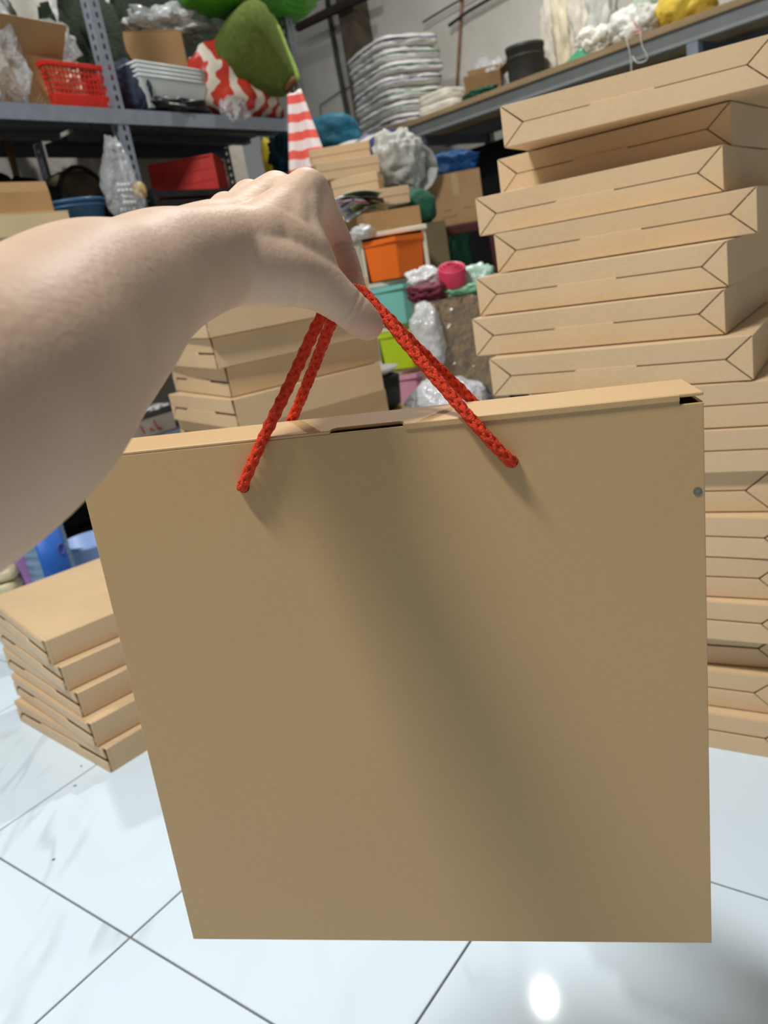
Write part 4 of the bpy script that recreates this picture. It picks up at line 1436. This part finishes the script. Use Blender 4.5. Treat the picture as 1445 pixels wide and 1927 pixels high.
zq = at(700, 396, 2.95).z
sup = at(680, 400, 3.0)
closed_carton('brown_carton', 'brown carton under the thin kraft boxes behind the hand', (sup.x - 0.07, sup.y - 0.02, 0), 38.5, 0.20, 0.22, zq - 0.001, KRAFT_OLD, tape=False)
thin_box('lowest thin kraft box, jutting right beneath the green sack top', 706, 380, 2.90, 50, 0.22, 0.16, 0.058, zq)
thin_box('second lowest thin kraft box with a dark left end', 678, 370, 2.92, 28, 0.17, 0.17, 0.062, zq + 0.0585)
thin_box('third thin kraft box under the top one beside the striped cloth', 652, 345, 2.92, 48, 0.23, 0.17, 0.060, zq + 0.121)
thin_box('uppermost thin kraft box below the rolled white sack', 644, 325, 2.95, 40, 0.22, 0.16, 0.055, zq + 0.1815)

# rolled sack with blue band, teal sacks, yellow bag
ROLLM = mat('grey_white_sack', (190, 190, 184), 0.7, 0.1, 20, 0.5, 24)
rs0, rs1 = at(645, 300, 3.45), at(762, 306, 3.05)
t = thing('rolled_sack', 'rolled white sack with a navy band and crumpled open end', 'sack', (0, 0, 0))
ax_ = rs1 - rs0
lr = ax_.length
mrot = Matrix.Translation(rs0) @ ax_.normalized().to_track_quat('Z', 'Y').to_matrix().to_4x4()


def wavy_roll(z0, z1, r0, r1, n=10, seg=40, wob=0.06, seed=0, close0=True, close1=True):
    mb = MB()
    vs, fs = [], []
    for i in range(n + 1):
        tt = i / n
        for k in range(seg):
            a = 2 * math.pi * k / seg
            r = (r0 + (r1 - r0) * tt) * (1 + wob * pts_noise((math.cos(a), math.sin(a), tt * 2), 1.6, seed))
            vs.append((r * math.cos(a), r * math.sin(a), z0 + (z1 - z0) * tt))
    for i in range(n):
        for k in range(seg):
            fs.append((i * seg + k, i * seg + (k + 1) % seg, (i + 1) * seg + (k + 1) % seg, (i + 1) * seg + k))
    if close0:
        fs.append(tuple(range(seg - 1, -1, -1)))
    if close1:
        fs.append(tuple(n * seg + k for k in range(seg)))
    return mb.quad(vs, fs)


o = wavy_roll(0, lr * 0.72, 0.062, 0.108, seed=1, wob=0.15).build('roll', ROLLM, t, True)
o.matrix_local = mrot
o = wavy_roll(lr * 0.72, lr * 0.81, 0.112, 0.114, 3, seed=1, wob=0.12).build('navy_band', mat('navy_print', (44, 48, 100), 0.7), t, True)
o.matrix_local = mrot
o = wavy_roll(lr * 0.42, lr * 0.46, 0.094, 0.096, 2, seed=1, wob=0.15).build('thin_band', mat('grey_violet_print', (112, 108, 132), 0.7), t, True)
o.matrix_local = mrot
o = blob('crumpled_end', (0.215, 0.215, 0.13), ROLLM, 171, 0.28, 1.9, 0.10, 5, False, 2.6, t)
o.matrix_local = mrot @ Matrix.Translation((0, 0, lr * 0.76))
o = sheet('open_mouth', 16, 6, lambda u, v: (0.055 + (0.075 + 0.025 * v) * math.cos(2 * math.pi * u), -0.03 + (0.06 + 0.03 * v) * math.sin(2 * math.pi * u), lr * 0.86 + 0.07 * v), ROLLM, t, 0.003)
o.matrix_local = mrot
TEAL = mat('teal_sack', (24, 98, 122), 0.6, 0.15, 12, 0.3, 24)
pz = at(632, 296, 3.7)
closed_carton('wide_carton', 'wide brown carton carrying the teal sacks behind the hand', (pz.x - 0.0, pz.y + 0.03, 0), 38.5, 0.30, 0.26, pz.z - 0.002, KRAFT_OLD, tape=False)
free_blob('teal_sack', 'teal plastic sack right of the striped cloth', 'sack', 584, 684, 212, 296, 3.7, 0.2, TEAL, 181, 0.14, 1.6, 0.08, 3.2, base=pz.z)
free_blob('teal_sack', 'creased dark teal bag left of the striped cloth', 'sack', 512, 572, 246, 330, 3.72, 0.16, mat('dark_teal', (18, 76, 96), 0.6, 0.2, 14, 0.4, 24), 182, 0.3, 2.2, 0.3, 2.6, base=pz.z - 0.03)
free_blob('yellow_sack', 'mustard yellow bag at the end of the steel rack', 'sack', 500, 530, 256, 330, 3.9, 0.12, mat('mustard', (168, 150, 28), 0.7, 0.1, 16), 183, 0.1, 2, 0.05, 3, base=pz.z - 0.05)
pz2 = at(528, 330, 3.85)
closed_carton('brown_carton', 'brown carton under the teal and yellow bags behind the hand', (pz2.x - 0.10, pz2.y - 0.05, 0), 38.5, 0.16, 0.24, pz.z - 0.052, KRAFT_OLD, tape=False)

# ------------------------------------------------------------------ plastic drawer tower
tp = at(722, 447, 2.72)
TZ = tp.z
t = thing('drawer_tower', 'cream plastic drawer tower with orange, mint, lime and pink drawers', 'drawer unit', (tp.x, tp.y, 0), 47)
FRM = mat('cream_plastic', (226, 220, 200), 0.4, 0.04, 12)
tw, td = 0.105, 0.14
nD = 6
pitch = (TZ - 0.03) / nD
for sx in (-1, 1):
    MB().box((sx * tw - 0.004, -td, 0), (sx * tw + 0.010 if sx > 0 else sx * tw + 0.004, td, TZ) if sx > 0 else (sx * tw + 0.003, td, TZ)).build('side_panel', FRM, t, bevel=0.003)
MB().box((-tw, td - 0.006, 0), (tw, td, TZ)).build('back_panel', FRM, t)
MB().box((-tw - 0.014, -td - 0.012, TZ), (tw + 0.014, td + 0.004, TZ + 0.016)).build('top_panel', FRM, t, bevel=0.004)
cols_ = [('orange_drawer', (238, 112, 24)), ('mint_drawer', (128, 200, 190)), ('lime_drawer', (186, 214, 26)), ('pink_drawer', (216, 152, 172)), ('mint_drawer', (128, 200, 190)), ('orange_drawer', (238, 112, 24))]
for k, (nm, c) in enumerate(cols_):
    z1 = TZ - 0.012 - k * pitch
    z0 = z1 - pitch + 0.022
    m = mat(nm + '_plastic', c, 0.35, 0.06, 8, spec=0.5)
    mb = MB()
    # bowed tapered front with a ridge down the middle
    tl = tw - 0.004
    fr_ = [(-tl * 0.90, -td + 0.002), (-0.006, -td - 0.046), (tl * 0.90, -td + 0.002)]
    frt = [(-tl, -td - 0.004), (-0.006, -td - 0.060), (tl, -td - 0.004)]
    vs = [(x, y, z0) for x, y in fr_] + [(x, y, z1) for x, y in frt] + [(x * 0.98, td - 0.02, z0) for x, y in (fr_[2], fr_[0])] + [(x, td - 0.02, z1) for x, y in (frt[2], frt[0])]
    mb.quad(vs, [(0, 1, 4, 3), (1, 2, 5, 4), (2, 6, 8, 5), (6, 7, 9, 8), (7, 0, 3, 9), (0, 7, 6, 2, 1), (3, 4, 5, 8, 9)])
    dr = mb.build('drawer', m, t, bevel=0.003)
    dr['label'] = nm.replace('_', ' ')
    mb = MB()
    mb.quad([(-tl - 0.004, -td - 0.004, z1 - 0.016), (-0.006, -td - 0.070, z1 - 0.010), (tl + 0.004, -td - 0.004, z1 - 0.016), (-tl - 0.004, -td - 0.004, z1 + 0.002), (-0.006, -td - 0.070, z1 + 0.004), (tl + 0.004, -td - 0.004, z1 + 0.002)], [(0, 1, 4, 3), (1, 2, 5, 4), (3, 4, 5), (2, 1, 0), (0, 3, 5, 2)])
    mb.build('drawer_lip', m, dr)
    if k:
        MB().box((-tw, -td - 0.006, z1 + 0.004), (tw, td, z1 + 0.018)).build('rail', FRM, t)

# carton of papers on the tower
z0 = TZ + 0.0165
open_carton('paper_carton', 'low brown carton full of papers on top of the drawer tower', (tp.x, tp.y, z0), 52, 0.20, 0.26, 0.062, KRAFT_OLD)
rn = random.Random(9)
pc_ = [((238, 240, 242), 'white'), ((196, 226, 214), 'pale green'), ((226, 226, 170), 'pale yellow'), ((226, 222, 236), 'lilac'), ((60, 60, 64), 'black'), ((150, 70, 78), 'dark red'), ((232, 238, 240), 'bluish white'), ((214, 228, 196), 'lime tinted')]
for k, (c, nm) in enumerate(pc_):
    ang = rn.uniform(-40, 40)
    w2, l2 = 0.055 + 0.02 * rn.random(), 0.09 + 0.03 * rn.random()
    bend = rn.uniform(0.008, 0.02)
    o = sheet('paper_sheet', 8, 8, lambda u, v: ((u - 0.5) * 2 * w2, (v - 0.5) * 2 * l2, bend * math.sin(u * 3.1) + 0.006 * math.sin(v * 6 + k)), mat('paper_' + nm.replace(' ', '_'), c, 0.5, 0.04, 30), None, 0.002)
    place(tag(o, '%s sheet in the paper heap on the drawer tower carton' % nm, 'paper', 'papers on the drawer tower'), (tp.x + rn.uniform(-0.03, 0.03) - 0.04, tp.y + rn.uniform(-0.04, 0.04) - 0.03, z0 + 0.064 + 0.0085 * k), 52 + ang, rn.uniform(-6, 6), rn.uniform(-8, 8))
free_blob('white_film_ball', 'white plastic film ball left of the low paper carton', 'film', 662, 700, 424, 446, 2.55, 0.05, FILM_MID, 191, 0.5, 2.6, 0.1)

# ------------------------------------------------------------------ plastic wrapped goods right of the tower
wp = at(852, 700, 2.45)
wtop = at(852, 556, 2.45).z
t = closed_carton('wrapped_package', 'brown package wrapped in clear film beside the right stack', (wp.x, wp.y + 0.06, 0), 38.5 + 14, 0.21, 0.20, wtop, plastic_film('film_wrapped_board', (150, 130, 104), 3.0, 0.16, 1.0), tape=False)
zw = wtop + 0.001
MAROON = mat('maroon_cloth', (112, 42, 58), 0.6, 0.2, 16, 0.4, 30)
free_blob('maroon_cloth', 'maroon cloth in film on the left of the wrapped package', 'cloth', 768, 850, 528, 566, 2.38, 0.12, MAROON, 201, 0.25, 2, 0.25, 3)
free_blob('green_sheet_pack', 'pack of pale green sheets under the pink roll', 'pack', 826, 908, 532, 556, 2.40, 0.14, mat('pale_green_pack', (120, 176, 142), 0.4, 0.2, 8), 202, 0.12, 2, 0.1, 4, base=zw)
pr_ = at(852, 534, 2.36)
t = thing('pink_roll', 'deep pink roll of ribbon on the wrapped package', 'roll', pr_, 38.5)
PINK = mat('pink_roll_plastic', (206, 60, 92), 0.45, 0.1, 30)
rr_ = 0.042
for i, r in enumerate((rr_, rr_ * 0.74, rr_ * 0.48)):
    o = MB().lathe([(r * 0.99, 0), (r, 0.004), (r, 0.05 + 0.004 * i), (r * 0.93, 0.054 + 0.004 * i), (r * 0.80, 0.050 + 0.004 * i), (r * 0.78, 0.01)], 30).build('winding', PINK, t, True)
    o.rotation_euler = (math.radians(22), 0, 0)
free_blob('mint_bag', 'pale mint translucent bag right of the pink roll', 'bag', 866, 934, 492, 556, 2.42, 0.10, mat('pale_mint_film', (190, 222, 206), 0.3, 0.12, 12, 0.4, 24, spec=0.7), 204, 0.25, 2, 0.25, base=zw)
free_blob('white_bag', 'white translucent bag left of the pink roll', 'bag', 768, 838, 498, 548, 2.46, 0.10, FILM_WHITE, 205, 0.3, 2, 0.3)
free_blob('white_film_bag', 'crumpled white film bag between lime drawer and wrapped package', 'bag', 784, 842, 560, 690, 2.36, 0.10, FILM_MID, 206, 0.25, 1.5, 0.08)
free_blob('clear_film_heap', 'heap of shiny clear film above the gift box lid', 'film', 775, 935, 688, 860, 2.1, 0.22, plastic_film('shiny_film', (206, 210, 214), 1.0, 0.10, 0.9), 207, 0.25, 1.4, 0.06, base=0.30)
free_blob('dark_film_heap', 'dark grey plastic bag behind the clear film heap', 'bag', 860, 940, 700, 860, 2.15, 0.2, mat('grey_film', (80, 86, 96), 0.3, 0.4, 9, 0.5, 20, spec=0.8), 208, 0.25, 1.5, 0.08, base=0.30)
pb = at(835, 900, 2.15)
closed_carton('brown_carton', 'brown carton under the shiny film heap', (pb.x + 0.02, pb.y + 0.04, 0), 38.5, 0.20, 0.22, 0.299, KRAFT_OLD, tape=False)

# plate and pan beyond the middle stack
pp = at(712, 708, 2.05)
t = thing('white_plate', 'white round plate edge beyond the middle box stack', 'plate', (pp.x - 0.02, pp.y - 0.01, pp.z), 0)
MB().lathe([(0.03, 0), (0.05, 0.003), (0.075, 0.018), (0.078, 0.021), (0.072, 0.021), (0.048, 0.007), (0.005, 0.005)], 36).build('dish', WHITE_P, t, True)
t = thing('dark_pan', 'black pan with flat handle under the white plate', 'pan', (pp.x - 0.03, pp.y - 0.01, pp.z - 0.088), 0)
MB().lathe([(0.06, 0), (0.078, 0.01), (0.085, 0.085), (0.080, 0.0875), (0.070, 0.0875), (0.06, 0.01)], 32).build('pan_body', BLACK, t, True)
MB().box((-0.012, -0.20, 0.050), (0.012, -0.075, 0.058)).build('handle', mat('steel_blue', (70, 78, 96), 0.4), t, bevel=0.003)
closed_carton('low_carton', 'brown carton under the black pan beyond the middle stack', (pp.x - 0.03, pp.y - 0.01, 0), 60, 0.18, 0.18, pp.z - 0.0885, KRAFT_OLD, tape=False)

# crumbs of dirt on the floor tiles near the low stack
CRUMB = mat('dark_crumb', (60, 58, 54), 0.9, 0.2, 300)
for k, (px, py, lb) in enumerate(((153, 1442, 'dark crumb on the floor tile nearest the low stack corner'), (141, 1479, 'dark crumb on the floor tile just below the grout line'), (101, 1618, 'slim dark crumb on the floor tile near the left edge'))):
    r_ = ray(px, py)
    q = CAM + r_ * (-CAMZ / r_.z)
    o = blob('floor_crumb', (0.006, 0.003, 0.0018), CRUMB, 300 + k, 0.3, 2, 0, 2, True)
    place(tag(o, lb, 'crumb'), (q.x, q.y, 0.0), 40 * k)
